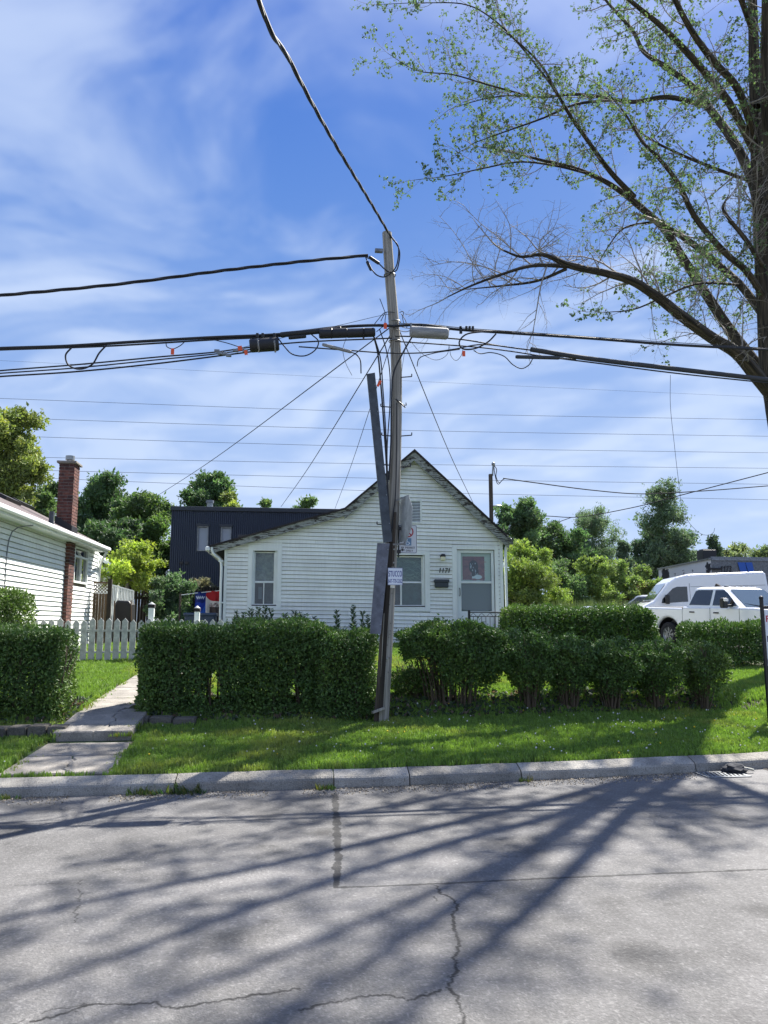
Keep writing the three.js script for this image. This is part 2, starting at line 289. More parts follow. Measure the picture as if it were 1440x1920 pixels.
// the road: worn asphalt with bright aggregate, a tarred patch seam and cracks
const X0 = -4, Z0 = -10, SPAN = 10, TN = 2048;
const roadCol = new Float32Array(TN * TN), roadMark = new Float32Array(TN * TN);
{
  const put = (x, z, r, v, soft = 1) => { const cx = (x - X0) / SPAN * TN, cy = (z - Z0) / SPAN * TN, rr = r / SPAN * TN, k = Math.ceil(rr) + 1; for (let j = -k; j <= k; j++) for (let i = -k; i <= k; i++) { const q = Math.hypot(i, j); if (q > rr + .5) continue; const a = Math.floor(cx) + i, b = Math.floor(cy) + j; if (a < 0 || b < 0 || a >= TN || b >= TN) continue; const o = b * TN + a; roadMark[o] = Math.max(roadMark[o], v * Math.min(1, rr + .5 - q)); } };
  const r = rand(12);
  const along = (pts, w, v, jit, wob = 0, gap = 0) => { for (let i = 0; i < pts.length - 1; i++) { const [a, b] = [pts[i], pts[i + 1]], L = Math.hypot(b[0] - a[0], b[1] - a[1]), n = Math.ceil(L / .003); for (let k = 0; k < n; k++) { const t = k / n, x = mix(a[0], b[0], t), z = mix(a[1], b[1], t), nx = -(b[1] - a[1]) / L, nz = (b[0] - a[0]) / L, s = (fbm(x * 9 + i * 3, z * 9, 3) - .5) * wob + (fbm(x * 45, z * 45, 2) - .5) * jit; if (gap && vn(x * 7 + 3, z * 7) < gap) continue; put(x + nx * s, z + nz * s, w * (.5 + vn(x * 22, z * 22 + 9) * .9), v * (.75 + r() * .25)); if (w < .01 && r() < .18) put(x + nx * s + (r() - .5) * .05, z + nz * s + (r() - .5) * .05, w * (.3 + r() * .8), v * (.25 + r() * .5)); } } };
  const gp = (x, y) => { const p = atY(x, y, 0); return [p.x, p.z]; };
  along([gp(628, 1488), gp(632, 1560), gp(634, 1610), gp(629, 1664)], .026, .78, .012, .02);
  along([gp(629, 1664), gp(760, 1660), gp(1000, 1648), gp(1440, 1630), [6.0, -4.72]], .013, .7, .01, .015);
  along([gp(812, 1660), gp(828, 1674), gp(850, 1684), gp(856, 1700), gp(852, 1730), gp(860, 1760), gp(852, 1800), gp(843, 1850), gp(862, 1870), gp(868, 1920), [.62, -2.4]], .0062, 1, .03, .05);
  along([gp(815, 1680), gp(822, 1700), gp(850, 1716)], .004, .8, .03, .03, .3);
  along([gp(60, 1917), gp(160, 1884), gp(290, 1880), gp(330, 1888), gp(440, 1874), gp(560, 1850)], .006, 1, .03, .05);
  along([gp(560, 1893), gp(640, 1874), gp(700, 1868), gp(760, 1872), gp(800, 1864), gp(846, 1852)], .0055, .95, .03, .05, .1);
  along([gp(160, 1884), gp(100, 1895), gp(-20, 1935)], .004, .8, .03, .04, .3); along([gp(152, 1650), gp(149, 1690), gp(143, 1730)], .004, .75, .03, .05, .25);
  along([gp(0, 1662), gp(120, 1656)], .004, .5, .02, .03, .4);
  for (let i = 0; i < 30; i++) { const x = X0 + r() * SPAN, z = -7.5 + r() * 5.5, n = 3 + r() * 12; for (let k = 0; k < n; k++) put(x + (r() - .5) * .12, z + (r() - .5) * .05, .006 + r() * .016, .10 + r() * .16); }   // oil spots
}
const tRoad = tex(TN, TN, (u, v, i, j) => {
  const x = u * 10, y = v * 10, a = fbm(x * .7 + 9, y * .7, 4), b = fbm(x * 6, y * 6, 3), s = LAT[(i * 7 + j * 131 + (j >> 8) * 17) & 65535], s2 = vn(i * .42, j * .42), m = roadMark[j * TN + i];
  const w = fbm(x * .25 + 3, y * 1.3 + 8, 4), sp = fbm(x * 2.1 + 30, y * 2.1, 3);
  let l = .50 + (a - .5) * .16 + (w - .5) * .08 + (b - .5) * .09 + (s - .5) * .05 + (s2 - .5) * .09 - (sp > .62 ? (sp - .62) * .5 : 0);
  if (s2 > .88) l += .07; if (s > .988) l += .12;
  l *= 1 - m * .62;
  return [l * .995, l * .99, l * 1.0];
}, { mirror: true });
const bRoad = tex(512, 512, (u, v) => .45 + (vn(u * 128, v * 128, 128) - .5) * .7 + (vn(u * 60 + 4, v * 60, 60) - .5) * .5, { srgb: false, rep: [.055, .055] });
{
  bRoad.repeat.set(SPAN / .75, SPAN / .75);
  const xs = [-60]; for (let x = -10; x <= 16; x += .5) xs.push(x); xs.push(60);
  const pos = [], uv = [], idx = [], zs = 12;
  for (const x of xs) for (let j = 0; j <= zs; j++) { const t = j / zs, z = mix(kz(x) - .01, 9, t); pos.push(x, mix(0, .05, sstep(.1, .5, t)) - .05 * sstep(.1, .5, t), z); uv.push((x - X0) / SPAN, (z - Z0) / SPAN); }
  for (let i = 0; i < xs.length - 1; i++) for (let j = 0; j < zs; j++) { const a = i * (zs + 1) + j, b = a + zs + 1; idx.push(a, a + 1, b, b, a + 1, b + 1); }
  const g = new THREE.BufferGeometry(); g.setAttribute('position', new THREE.Float32BufferAttribute(pos, 3)); g.setAttribute('uv', new THREE.Float32BufferAttribute(uv, 2)); g.setIndex(idx); g.computeVertexNormals();
  const m = mat(.56, .555, .535, .92, { map: tRoad, bumpMap: bRoad, bumpScale: .003 });
  part('road', g, m, scene, 'structure').userData.label = 'grey worn asphalt street with tarred patch seam and cracks';
}
// far side of the street behind the viewer
part('verge', box(-60, 60, -.3, .1, 9, 60), M.soil, scene, 'structure');

// the kerb: cast lengths with open joints
{
  const kerb = thing('kerb', 'pale concrete kerb along the road edge', null, V(0, 0, -7.8), null, 'structure');
  const cut = [-14, -9, -5.4, atY(333, 1455, .12).x, atY(625, 1450, .12).x, atY(765, 1445, .12).x, atY(976, 1440, .12).x, atY(1285, 1420, .12).x, 7.2, 10, 14];
  for (let k = 0; k < cut.length - 1; k++) {
    const a = cut[k] + .006, b = cut[k + 1] - .006, n = 5, ring = [], old = k % 2 === 1 || k === 5;
    const prof = [[.008, -.05], [.004, .02], [-.006, .072], [-.016, .09], [-.036, .103], [-KW + .03, .147], [-KW - .004, .138], [-KW - .004, -.05]];
    const pos = [], idx = [], P = prof.length;
    for (let i = 0; i <= n; i++) { const x = mix(a, b, i / n), z = kz(x), w = (fbm(x * 3, 4, 3) - .5) * .012; for (const [dz, y] of prof) pos.push(x, y + (y > .05 ? w + (old ? (vn(x * 9, y * 30) - .5) * .012 : 0) : 0), z + dz); }
    for (let i = 0; i < n; i++) for (let j = 0; j < P; j++) { const q = i * P + j, s = i * P + (j + 1) % P; idx.push(q, s, q + P, s, s + P, q + P); }
    for (const e of [0, n * P]) for (let j = 1; j < P - 1; j++) idx.push(e, e + j, e + j + 1);
    const g = new THREE.BufferGeometry(); g.setAttribute('position', new THREE.Float32BufferAttribute(pos, 3)); g.setIndex(idx);
    part('kerb_stone', uvm(g), old ? M.kerbOld : M.kerb, kerb);
  }
}
// the path to the yard, in slabs with a broken step
const PX = [-2.72, -1.66];
const pathY = (z) => z > -9.3 ? mix(.15, .245, (-7.95 - z) / 1.35) : z > -10.6 ? mix(.335, .50, (-9.3 - z) / 1.3) : mix(.50, .86, (-10.6 - z) / 6);
{
  const path = thing('path', 'cracked concrete garden path with one worn step', null, V(-2.2, .2, -9), null, 'structure');
  const zs = [-7.96, -8.66, -9.27, -9.33, -10.25, -11.25, -12.25, -13.3, -14.4], r = rand(31);
  for (let k = 0; k < zs.length - 1; k++) {
    if (k === 2) continue;
    const z0 = zs[k] - .008, z1 = zs[k + 1] + .008, w0 = k < 2 ? mix(0, .07, k / 2) : .1, w1 = k < 2 ? mix(0, .07, (k + 1) / 2) : .1, drift = (z) => z < -9.3 ? (-9.3 - z) * .012 : 0;
    const N = 7, top = [], bot = [];
    const edge = (z, x, t) => [x, z + (fbm(x * 7, z * 3, 3) - .5) * (k === 3 && t === 0 ? .16 : .02)];
    const xa = (z, w) => PX[0] + w + drift(z), xb = (z, w) => PX[1] - w + drift(z), cr = k === 1 ? 2 : .3 + r() * .4, crack = []; for (let i = 0; i <= 8; i++) { const z = mix(z0, z1, i / 8), w = mix(w0, w1, i / 8); crack.push([mix(xa(z, w), xb(z, w), cr) + (fbm(z * 6 + k * 9, k * 3, 3) - .5) * .3, z]); }
    for (const half of cr > 1 ? [2] : [0, 1]) {
    const pts = []; if (half === 2) { for (let i = 0; i <= N; i++) pts.push(edge(z0, mix(PX[0] + w0 + drift(z0), PX[1] - w0 + drift(z0), i / N), 0)); for (let i = N; i >= 0; i--) pts.push(edge(z1, mix(PX[0] + w1 + drift(z1), PX[1] - w1 + drift(z1), i / N), 1)); }
    else if (half === 0) { pts.push(edge(z0, xa(z0, w0), 0)); for (const [x, z] of crack) pts.push([x - .004, z]); pts.push(edge(z1, xa(z1, w1), 1)); }
    else { for (const [x, z] of crack) pts.push([x + .004, z]); pts.push(edge(z1, xb(z1, w1), 1)); pts.push(edge(z0, xb(z0, w0), 0)); }
    const sh = new THREE.Shape(pts.map((p) => new THREE.Vector2(p[0], -p[1]))), g = new THREE.ExtrudeGeometry(sh, { depth: .2, bevelEnabled: true, bevelThickness: .012, bevelSize: .012, bevelOffset: -.012, bevelSegments: 1 });
    g.rotateX(-Math.PI / 2); const q = g.attributes.position; for (let i = 0; i < q.count; i++) q.setY(i, q.getY(i) - .2 + pathY(q.getZ(i) + (k === 3 ? -.1 : k < 2 ? .03 : 0)) + (r() * 0));
    if (half < 2) g.translate(0, -half * .008 * (k % 3), 0);
    part('slab', uvm(g), M.concrete, path); }
  }
}
// block edging under the hedges
{
  const r = rand(8);
  const edging = (label, xa, xb, z, n, mtl, y0 = .18) => {
    const t = thing('edging_wall', label, 'edging', V((xa + xb) / 2, y0, z)); let x = xa;
    for (let i = 0; i < n; i++) { const w = (xb - xa) / n, h = .21 + r() * .035; const g = rbox(x + .006, x + w - .006, y0, y0 + h, z - .14, z + .12 + (r() - .5) * .04, .02); part('block', g, mtl, t); x += w; }
  };
  edging('row of weathered concrete blocks below left hedge', atZ(-60, 1370, -9.5).x, atZ(126, 1370, -9.5).x, -9.55, 5, M.block);
  edging('half buried concrete blocks right of the path', atZ(238, 1355, -10.15).x, atZ(370, 1355, -10.15).x, -10.1, 3, M.block, .2);
}
// storm drain
{
  const c = atY(1354, 1453, 0), dr = thing('storm_drain', 'slotted steel storm drain grate in road by kerb', 'drain', V(c.x, .004, c.z));
  const hole = part('pit', box(c.x - .21, c.x + .21, .002, .0045, c.z - .115, c.z + .115), mat(.05, .05, .05, .95), dr);
  for (const z of [-.13, .13]) part('frame_bar', box(c.x - .24, c.x + .24, .002, .010, c.z + z - .02, c.z + z + .02), M.steel, dr);
  for (const x of [-.225, .225]) part('frame_bar', box(c.x + x - .015, c.x + x + .015, .002, .010, c.z - .109, c.z + .109), M.steel, dr);
  for (let i = 0; i < 9; i++) { const x = c.x - .18 + i * .045; part('grate_bar', uvm(new THREE.BoxGeometry(.022, .006, .225).rotateY(-.25).translate(x, .0075, c.z)), M.steel, dr); }
  // litter lying on the drain
  const p = atY(1376, 1443, .03), g = new THREE.IcosahedronGeometry(.1, 3), q = g.attributes.position;
  for (let i = 0; i < q.count; i++) { const v = V().fromBufferAttribute(q, i), k = 1 + (fbm(v.x * 22 + 5, v.z * 22 + v.y * 30, 3) - .5) * .9; q.setXYZ(i, v.x * k * 1.35, Math.max(-.03, v.y * k * .55), v.z * k); }
  const lt = thing('litter_bag', 'crumpled dark plastic bag lying beside the kerb at the drain', 'litter', V(p.x, .025, p.z));
  part('bag', uvm(g.translate(p.x, .04, p.z)), mat(.03, .033, .04, .92), lt);
  part('bag_tie', tube([V(p.x + .1, .05, p.z + .02), V(p.x + .16, .04, p.z + .05), V(p.x + .2, .028, p.z + .04)], .012), mat(.35, .35, .30, .7), lt);
}
// ------------------------------------------------------------------ lawns
const tuft = (() => { const r = rand(4), pos = []; for (let i = 0; i < 11; i++) { const a = r() * 6.28, x = (r() - .5) * .9, z = (r() - .5) * .9, h = .5 + r() * .6, w = .055 + r() * .04, l = (r() - .35) * .7, dx = Math.cos(a), dz = Math.sin(a); const A = [x - dz * w, 0, z + dx * w], B = [x + dz * w, 0, z - dx * w], C = [x + dx * l * .4 - dz * w * .6, h * .65, z + dz * l * .4 + dx * w * .6], D = [x + dx * l * .4 + dz * w * .6, h * .65, z + dz * l * .4 - dx * w * .6], T = [x + dx * l, h, z + dz * l]; for (const q of [A, B, D, A, D, C, C, D, T]) pos.push(...q); } const g = new THREE.BufferGeometry(); g.setAttribute('position', new THREE.Float32BufferAttribute(pos, 3)); g.computeVertexNormals(); g.setAttribute('uv', new THREE.Float32BufferAttribute(new Float32Array(pos.length / 3 * 2), 2)); return g; })();
function lawn(label, x0, x1, z0, z1, n, size, seed, keep = () => true) {
  const r = rand(seed), list = [];
  for (let i = 0; i < n; i++) {
    const x = mix(x0, x1, r()), z = mix(z0, z1, r()); if (z > kz(x) - KW + .015 * (r() - .7) || !keep(x, z, r)) continue;
    const p1 = fbm(x * .8 + 20, z * .8 + 7, 3), p2 = fbm(x * 4, z * 4 + 50, 2), y = sstep(.50, .80, p1 * .6 + p2 * .45), s = size * (.65 + .7 * p2) * (.7 + r() * .6), k = .75 + r() * .5;
    list.push([V(x, H(x, z) - .006, z), V((r() - .5) * .5, 1, (r() - .5) * .5).normalize(), s, mix(.185, .30, y) * k, mix(.32, .37, y) * k, mix(.03, .05, y) * k, r() * 6.28]);
  }
  const o = leaves('lawn', tuft, GRASS, scene, list); o.name = numbered('lawn_grass'); o.userData.label = label; o.userData.category = 'grass'; return o;
}
const offPath = (x, z) => !(x > PX[0] + (z < -9.3 ? .12 : .0) && x < PX[1] - (z < -9.3 ? .1 : .02) && z < -7.94);
lawn('mown green grass between the kerb and the hedges', -5.5, 9.5, -7.85, -10.6, 62000, .062, 21, offPath);
lawn('sunlit grass of the front yard behind the hedges', -6.5, 9.5, -10.6, -16.3, 52000, .072, 22, offPath);
lawn('longer grass towards the houses and along the lot', -6.5, 12, -16.3, -21.4, 20000, .10, 23, (x) => x < 11);
{ // grass creeping over the path edges and joints
  const r = rand(19), list = [], put = (x, z, s) => list.push([V(x, pathY(z) - .03, z), V((r() - .5) * .8, 1, (r() - .5) * .8).normalize(), s, .17 + r() * .1, .26 + r() * .1, .03, r() * 6.28]);
  for (let i = 0; i < 900; i++) { const z = mix(-8, -14.2, r()), e = z < -9.3 ? .11 + (-9.3 - z) * .012 : .03, sd = r() < .5, x = sd ? PX[0] + e + r() * r() * .14 : PX[1] - (z < -9.3 ? .1 - (-9.3 - z) * .012 : .03) - r() * r() * .14; if (fbm(z * 2.2 + (sd ? 9 : 0), 3, 2) > .42) put(x, z, .03 + r() * .05); }
  for (const z of [-7.97, -8.66, -9.31, -10.25, -11.25, -12.25]) for (let i = 0; i < 34; i++) { const x = mix(PX[0] + .1, PX[1] - .1, r()); if (vn(x * 4 + z * 7, 2) > .5) put(x, z + (r() - .5) * .03, .025 + r() * .04); }
  const o = leaves('x', tuft, GRASS, scene, list); o.name = numbered('path_weeds'); o.userData.label = 'grass creeping over the edges and joints of the garden path'; o.userData.category = 'weeds';
}
{ // clover and dandelions
  const r = rand(91), list = []; const fl = new THREE.IcosahedronGeometry(.5, 0);
  for (let i = 0; i < 330; i++) { const x = mix(-3, 8.5, Math.pow(r(), .7)), z = kz(x) - KW - .1 - r() * 2.6, y = r() < .14; if (!offPath(x, z)) continue; list.push([V(x, H(x, z) + .045 + r() * .02, z), V(0, 1, 0), .012 + r() * .013, y ? .7 : .62, y ? .5 : .62, y ? .02 : .58, 0]); }
  const o = leaves('x', fl, mat(1, 1, 1, .8), scene, list); o.name = numbered('wildflowers'); o.userData.label = 'tiny clover and dandelion heads scattered in the verge grass'; o.userData.category = 'flowers';
}
{ // weeds and grit along the foot of the kerb
  const r = rand(17), list = []; const cl = [[280, .5], [335, .5], [355, .35], [610, .3], [40, .3], [1005, .15]];
  for (const [px, w] of cl) { const c = atY(px, 1480, 0).x; for (let i = 0; i < 24 * w * 2; i++) { const x = c + (r() + r() - 1) * w * .5, z = kz(x) + .01 + r() * .06; list.push([V(x, 0, z), V((r() - .5), 1, r() * .8).normalize(), .03 + r() * r() * .10, .06 + r() * .08, .12 + r() * .07, .02, r() * 6]); } }
  const o = leaves('x', tuft, GRASS, scene, list); o.name = numbered('kerb_weeds'); o.userData.label = 'weeds sprouting from the gutter joint along the kerb'; o.userData.category = 'weeds';
  const l2 = []; for (let i = 0; i < 4200; i++) { const x = mix(-3, 6, r()), z = kz(x) + .012 + Math.pow(r(), 2.6) * .30, k = .12 + r() * .3; if (vn(x * 2.2, 3) < .35) continue; l2.push([V(x, .003, z), dirRand(r), .006 + r() * .016, k, k * .86, k * .66, 0]); }
  const o2 = leaves('x', new THREE.TetrahedronGeometry(.6), mat(1, 1, 1, .95), scene, l2); o2.name = numbered('gutter_grit'); o2.userData.label = 'dry leaf crumbs and grit lying in the gutter'; o2.userData.category = 'grit';
}
// parking lot beyond the hedge, rising gently to the back
const lotY = (z) => .775 + Math.max(0, -27 - z) * .035;
{
  const pos = [], uv = [], idx = [], zs = [-19.5, -27, -33, -40, -60]; zs.forEach((z) => { for (const x of [9.6, 24, 60]) { pos.push(x, lotY(z), z); uv.push(x, z); } });
  zs.forEach((z, j) => { if (j < zs.length - 1) for (let i = 0; i < 2; i++) { const a = j * 3 + i; idx.push(a, a + 1, a + 3, a + 1, a + 4, a + 3); } });
  const g = new THREE.BufferGeometry(); g.setAttribute('position', new THREE.Float32BufferAttribute(pos, 3)); g.setAttribute('uv', new THREE.Float32BufferAttribute(uv, 2)); g.setIndex(idx); g.computeVertexNormals();
  part('parking_lot', g, M.asphaltLot, scene, 'structure').userData.label = 'asphalt parking lot behind the hedges at right';
}

// ================================================================== THE SMALL WHITE HOUSE
const font = await new FontLoader().loadAsync('fonts/droid/droid_serif_bold.typeface.json');
{
  const zf = -21.5, f = (x, y) => atZ(x, y, zf), gy = .9;
  const house = thing('white_house', 'small white clapboard house with lopsided gable behind the pole', 'house', V(2.15, gy, zf));
  const xl = f(421, 1090).x, xr = f(942, 1090).x;
  const L0 = f(394, 1024), L1 = f(645, 954), PK = f(775, 845), R0 = f(951, 1008);
  const roofY = (x) => x < L1.x ? mix(L0.y, L1.y, (x - L0.x) / (L1.x - L0.x)) : x < PK.x ? mix(L1.y, PK.y, (x - L1.x) / (PK.x - L1.x)) : mix(PK.y, R0.y, (x - PK.x) / (R0.x - PK.x));
  const lx = (y) => y < L1.y ? mix(L0.x, L1.x, (y - L0.y) / (L1.y - L0.y)) : mix(L1.x, PK.x, (y - L1.y) / (PK.y - L1.y));
  const rx = (y) => mix(R0.x, PK.x, (y - R0.y) / (PK.y - R0.y));
  const R2 = (a, b, c, d) => { const p = f(a, d), q = f(c, b); return [p.x, q.x, p.y, q.y]; };   // x0 x1 y0 y1 of an opening from its picture corners
  const w1 = R2(471.5, 1033, 520, 1136), w2 = R2(727, 1041, 796, 1138), dr = R2(858, 1031, 926.5, 1178), vent = R2(763.5, 937, 790.5, 982);
  const t1 = R2(463, 1022, 529, 1144), t2 = R2(716, 1034, 805.5, 1146.5), td = R2(849, 1024, 933, 1178);
  const holes = [t1, t2, td, vent];
  // structural wall with openings, side walls, back, floor
  const sh = new THREE.Shape([[xl, gy], [xr, gy], [xr, roofY(xr) - .1], [PK.x, PK.y - .1], [L1.x, L1.y - .1], [xl, roofY(xl) - .1]].map((p) => new THREE.Vector2(...p)));
  for (const o of [w1, w2, dr]) sh.holes.push(new THREE.Path([[o[0], o[2]], [o[1], o[2]], [o[1], o[3]], [o[0], o[3]]].map((p) => new THREE.Vector2(...p))));
  part('front_wall', uvm(new THREE.ExtrudeGeometry(sh, { depth: .14, bevelEnabled: false }).translate(0, 0, zf - .16)), mat(.26, .21, .16, .95), house);
  const back = -30.5;
  part('side_wall', box(xl, xl + .14, gy, roofY(xl) - .1, zf - .16, back), M.siding[0], house); part('side_wall', box(xr - .14, xr, gy, roofY(xr) - .1, zf - .16, back), M.siding[0], house);
  part('back_wall', prism([[xl, gy], [xr, gy], [xr, roofY(xr) - .1], [PK.x, PK.y - .1], [L1.x, L1.y - .1], [xl, roofY(xl) - .1]], back, back - .14), M.siding[1], house);
  part('floor', box(xl + .14, xr - .14, gy, gy + .3, zf - .16, back), M.room, house);
  part('partition', box(xl + .14, xr - .14, gy + .3, 4.3, -24.4, -24.5), M.room, house);
  // clapboards, course by course
  const pitch = .1085, slope = -.016, xm = 2.15, r = rand(40);
  let y = gy, k = 0;
  while (y < PK.y - .12) {
    const yt = y + pitch, ym = y + pitch * .6;
    let a = ym > roofY(xl) - .12 ? Math.max(xl + .03, lx(ym + .10)) : xl + .03, b = ym > roofY(xr) - .12 ? Math.min(xr - .03, rx(ym + .10)) : xr - .03;
    let spans = [[a, b]];
    for (const o of holes) {
      const sy = slope * ((o[0] + o[1]) / 2 - xm);
      if (yt + sy > o[2] + .02 && y + sy < o[3] - .02) spans = spans.flatMap(([p, q]) => o[1] <= p || o[0] >= q ? [[p, q]] : [[p, o[0]], [o[1], q]].filter(([m, n]) => n - m > .02));
    }
    for (const o of holes) {   // slivers above and below a casing
      const sy = slope * ((o[0] + o[1]) / 2 - xm), y0 = y + sy, y1 = yt + sy, add = (lo, hi, out) => { if (hi - lo > .012) part('clapboard', quadGeo([[V(o[0], lo, zf + out), V(o[1], lo, zf + out), V(o[1], hi, zf + .004), V(o[0], hi, zf + .004)], [V(o[0], lo, zf - .012), V(o[1], lo, zf - .012), V(o[1], lo, zf + out), V(o[0], lo, zf + out)]]), M.siding[k % 4], house); };
      if (y1 > o[2] + .02 && y0 < o[3] - .02) { if (y1 > o[3]) add(o[3] - .002, y1 - .006, .02); if (y0 < o[2]) add(y0 + .001, o[2] + .002, .024); }
    }
    for (const [p, q] of spans) {
      const cuts = q - p > 3.4 ? [p, mix(p, q, .32 + r() * .36), q] : [p, q];
      for (let i = 0; i < cuts.length - 1; i++) {
        const c0 = cuts[i] + (i ? .0015 : 0), c1 = cuts[i + 1] - (i < cuts.length - 2 ? .0015 : 0), lift = (r() - .5) * .005, y0 = (x) => y + slope * (x - xm) + lift, out = .030 + r() * .006;
        const P = (x, yy, z) => V(x, yy + slope * (x - xm) + lift, z), lo = y + .002, hi = yt - .009;
        const g = quadGeo([[P(c0, lo, zf + out), P(c1, lo, zf + out), P(c1, hi, zf + .003), P(c0, hi, zf + .003)], [P(c0, lo, zf - .012), P(c1, lo, zf - .012), P(c1, lo, zf + out), P(c0, lo, zf + out)], [P(c0, lo, zf - .018), P(c0, lo, zf + out), P(c0, hi, zf + .003), P(c0, hi, zf - .018)], [P(c1, lo, zf + out), P(c1, lo, zf - .018), P(c1, hi, zf - .018), P(c1, hi, zf + .003)]]);
        part('clapboard', g, M.siding[Math.floor(r() * 4)], house);
      }
    }
    y = yt; k++;
  }
  // corner boards and trims
  part('corner_board', box(xl - .02, xl + .055, gy, roofY(xl) - .16, zf - .05, zf + .032), M.trim, house);
  part('corner_board', box(xr - .065, xr + .02, gy, roofY(xr) - .16, zf - .05, zf + .032), M.trim, house);
  const ring = (name, o, i, z, th, m, parent) => { for (const [a, b, c, d] of [[o[0], i[0], o[2], o[3]], [i[1], o[1], o[2], o[3]], [i[0], i[1], i[3], o[3]], [i[0], i[1], o[2], i[2]]]) if (b - a > .003 && d - c > .003) part(name, rbox(a, b, c, d, z, z + th, .006), m, parent); };
  const win = (o, i) => { const w = part('window', box(i[0] - .0, i[0] + .02, i[2], i[3], zf - .13, zf + .0), M.trim, house); ring('casing', o, i, zf - .0, .034, M.trim, w); return w; };
  const inset = (o, e) => [o[0] + e, o[1] - e, o[2] + e, o[3] - e];
  // left window
  {
    const w = win(t1, w1), mid = f(495, 1091).y, jm = w1[0] + .02;
    part('shade_sill', rbox(w1[0] + .001, w1[1] - .001, w1[2] + .001, w1[2] + .03, zf - .05, zf + .028, .006), M.fenceDark, w);  // sill coloured dark to stand in for the shadow gap under the sash
    part('jamb', box(w1[1] - .06, w1[1], w1[2] + .02, w1[3], zf - .13, zf - .02), M.trim, w); part('jamb', box(w1[0] + .02, w1[0] + .05, w1[2] + .02, w1[3], zf - .13, zf - .02), M.trim, w);
    const a = w1[0] + .05, b = w1[1] - .06, s = .028;
    ring('sash', [a, b, mid, w1[3] - .02], [a + s, b - s, mid + s, w1[3] - .05], zf - .12, .03, M.trim, w);
    part('pane', box(a + s, b - s, mid + s, w1[3] - .05, zf - .108, zf - .104), M.glass, w);
    const c = (a + b) / 2 - .01;
    ring('sash', [a, c, w1[2] + .02, mid], [a + s, c - s * .5, w1[2] + .055, mid - s], zf - .085, .03, M.trim, w); ring('sash', [c, b, w1[2] + .02, mid], [c + s * .5, b - s, w1[2] + .055, mid - s], zf - .085, .03, M.trim, w);
    part('pane', box(a + s, c - s * .5, w1[2] + .055, mid - s, zf - .073, zf - .069), M.glass, w); part('pane', box(c + s * .5, b - s, w1[2] + .055, mid - s, zf - .073, zf - .069), M.glass, w);
    // drawn blind, rumpled, behind the upper sash
    const g = new THREE.PlaneGeometry(b - a, w1[3] - mid, 22, 22), q = g.attributes.position; for (let i = 0; i < q.count; i++) q.setZ(i, (fbm(q.getX(i) * 3 + 4, q.getY(i) * 9 + q.getX(i) * 5, 4) - .5) * .12);
    part('blind', uvm(g.translate((a + b) / 2, (mid + w1[3]) / 2, zf - .24)), M.curtain, w);
    part('curtain', box(c + .03, b, w1[2], mid, zf - .5, zf - .49), mat(.10, .115, .11, .9, { map: tGrain }), w);
    part('curtain', box(c - .16, c - .06, w1[2] + .2, mid - .12, zf - .4, zf - .39), mat(.15, .18, .19, .8), w);
  }
  // right window
  {
    const w = win(t2, w2), mid = f(770, 1092).y, s = .03;
    part('shade_sill', rbox(w2[0] + .001, w2[1] - .001, w2[2] + .001, w2[2] + .03, zf - .05, zf + .028, .006), M.fenceDark, w);  // same here: shade below the sash put into the dark sill colour
    part('jamb', box(w2[1] - .05, w2[1], w2[2] + .02, w2[3], zf - .13, zf - .02), M.trim, w);
    const a = w2[0] + .02, b = w2[1] - .05, c = f(752, 1100).x;
    ring('sash', [a, b, mid, w2[3] - .02], [a + s, b - s, mid + s, w2[3] - .06], zf - .12, .03, M.trim, w);
    part('pane', box(a + s, b - s, mid + s, w2[3] - .06, zf - .108, zf - .104), M.glass, w);
    ring('sash', [c, b, w2[2] + .02, mid], [c + s, b - s, w2[2] + .055, mid - s * .6], zf - .085, .03, M.trim, w); ring('sash', [a, c, w2[2] + .02, mid], [a + s, c - s * .5, w2[2] + .055, mid - s * .6], zf - .085, .03, M.trim, w);
    part('pane', box(c + s, b - s, w2[2] + .055, mid - s * .6, zf - .073, zf - .069), M.glass, w); part('pane', box(a + s, c - s * .5, w2[2] + .055, mid - s * .6, zf - .073, zf - .069), M.glass, w);
    const lace = paint(256, 256, (g, W, Hh) => { g.fillStyle = '#3d5750'; g.fillRect(0, 0, W, Hh); const q = rand(3); g.strokeStyle = '#8ba69c'; for (let i = 0; i < 60; i++) { g.globalAlpha = .25 + q() * .4; g.lineWidth = 1 + q() * 3; g.beginPath(); const x = q() * W, y2 = 40 + q() * 190; g.moveTo(x, y2); g.bezierCurveTo(x + q() * 60, y2 - 30 - q() * 40, x + q() * 70, y2 + 40, x + 40 + q() * 60, y2 + q() * 30 - 10); g.stroke(); } g.globalAlpha = .5; g.fillStyle = '#2c443f'; g.fillRect(0, 0, W, 26); g.fillRect(W * .42, 0, 5, Hh); });
    card(V(a, mid, zf - .2), V(b, mid, zf - .2), V(b, w2[3], zf - .2), V(a, w2[3], zf - .2), 'lace_curtain', lace, w, .9);
    part('curtain', box(c, b, w2[2], mid, zf - .22, zf - .21), M.teal, w);
    part('window_fan', box(a + .02, c - .05, w2[2] + .06, mid - .3, zf - .18, zf - .12), M.black, w);
  }
  // storm door
  {
    const d = part('door', box(dr[0], dr[1], dr[2], dr[3], zf - .2, zf - .16), mat(.14, .15, .15, .7), house);
    ring('casing', td, dr, zf, .036, M.trim, d);
    const a = dr[0] + .01, b = dr[1] - .01, g0 = R2(865, 1037, 921, 1089.5), g1 = R2(865, 1094, 922, 1146);
    ring('door_frame', [a, b, dr[2] + .01, dr[3] - .015], [g0[0], g0[1], g1[2], g0[3]], zf - .07, .05, M.trimCold, d);
    part('mid_rail', rbox(g0[0], g0[1], g1[3], g0[2], zf - .068, zf - .015, .006), M.trimCold, d);
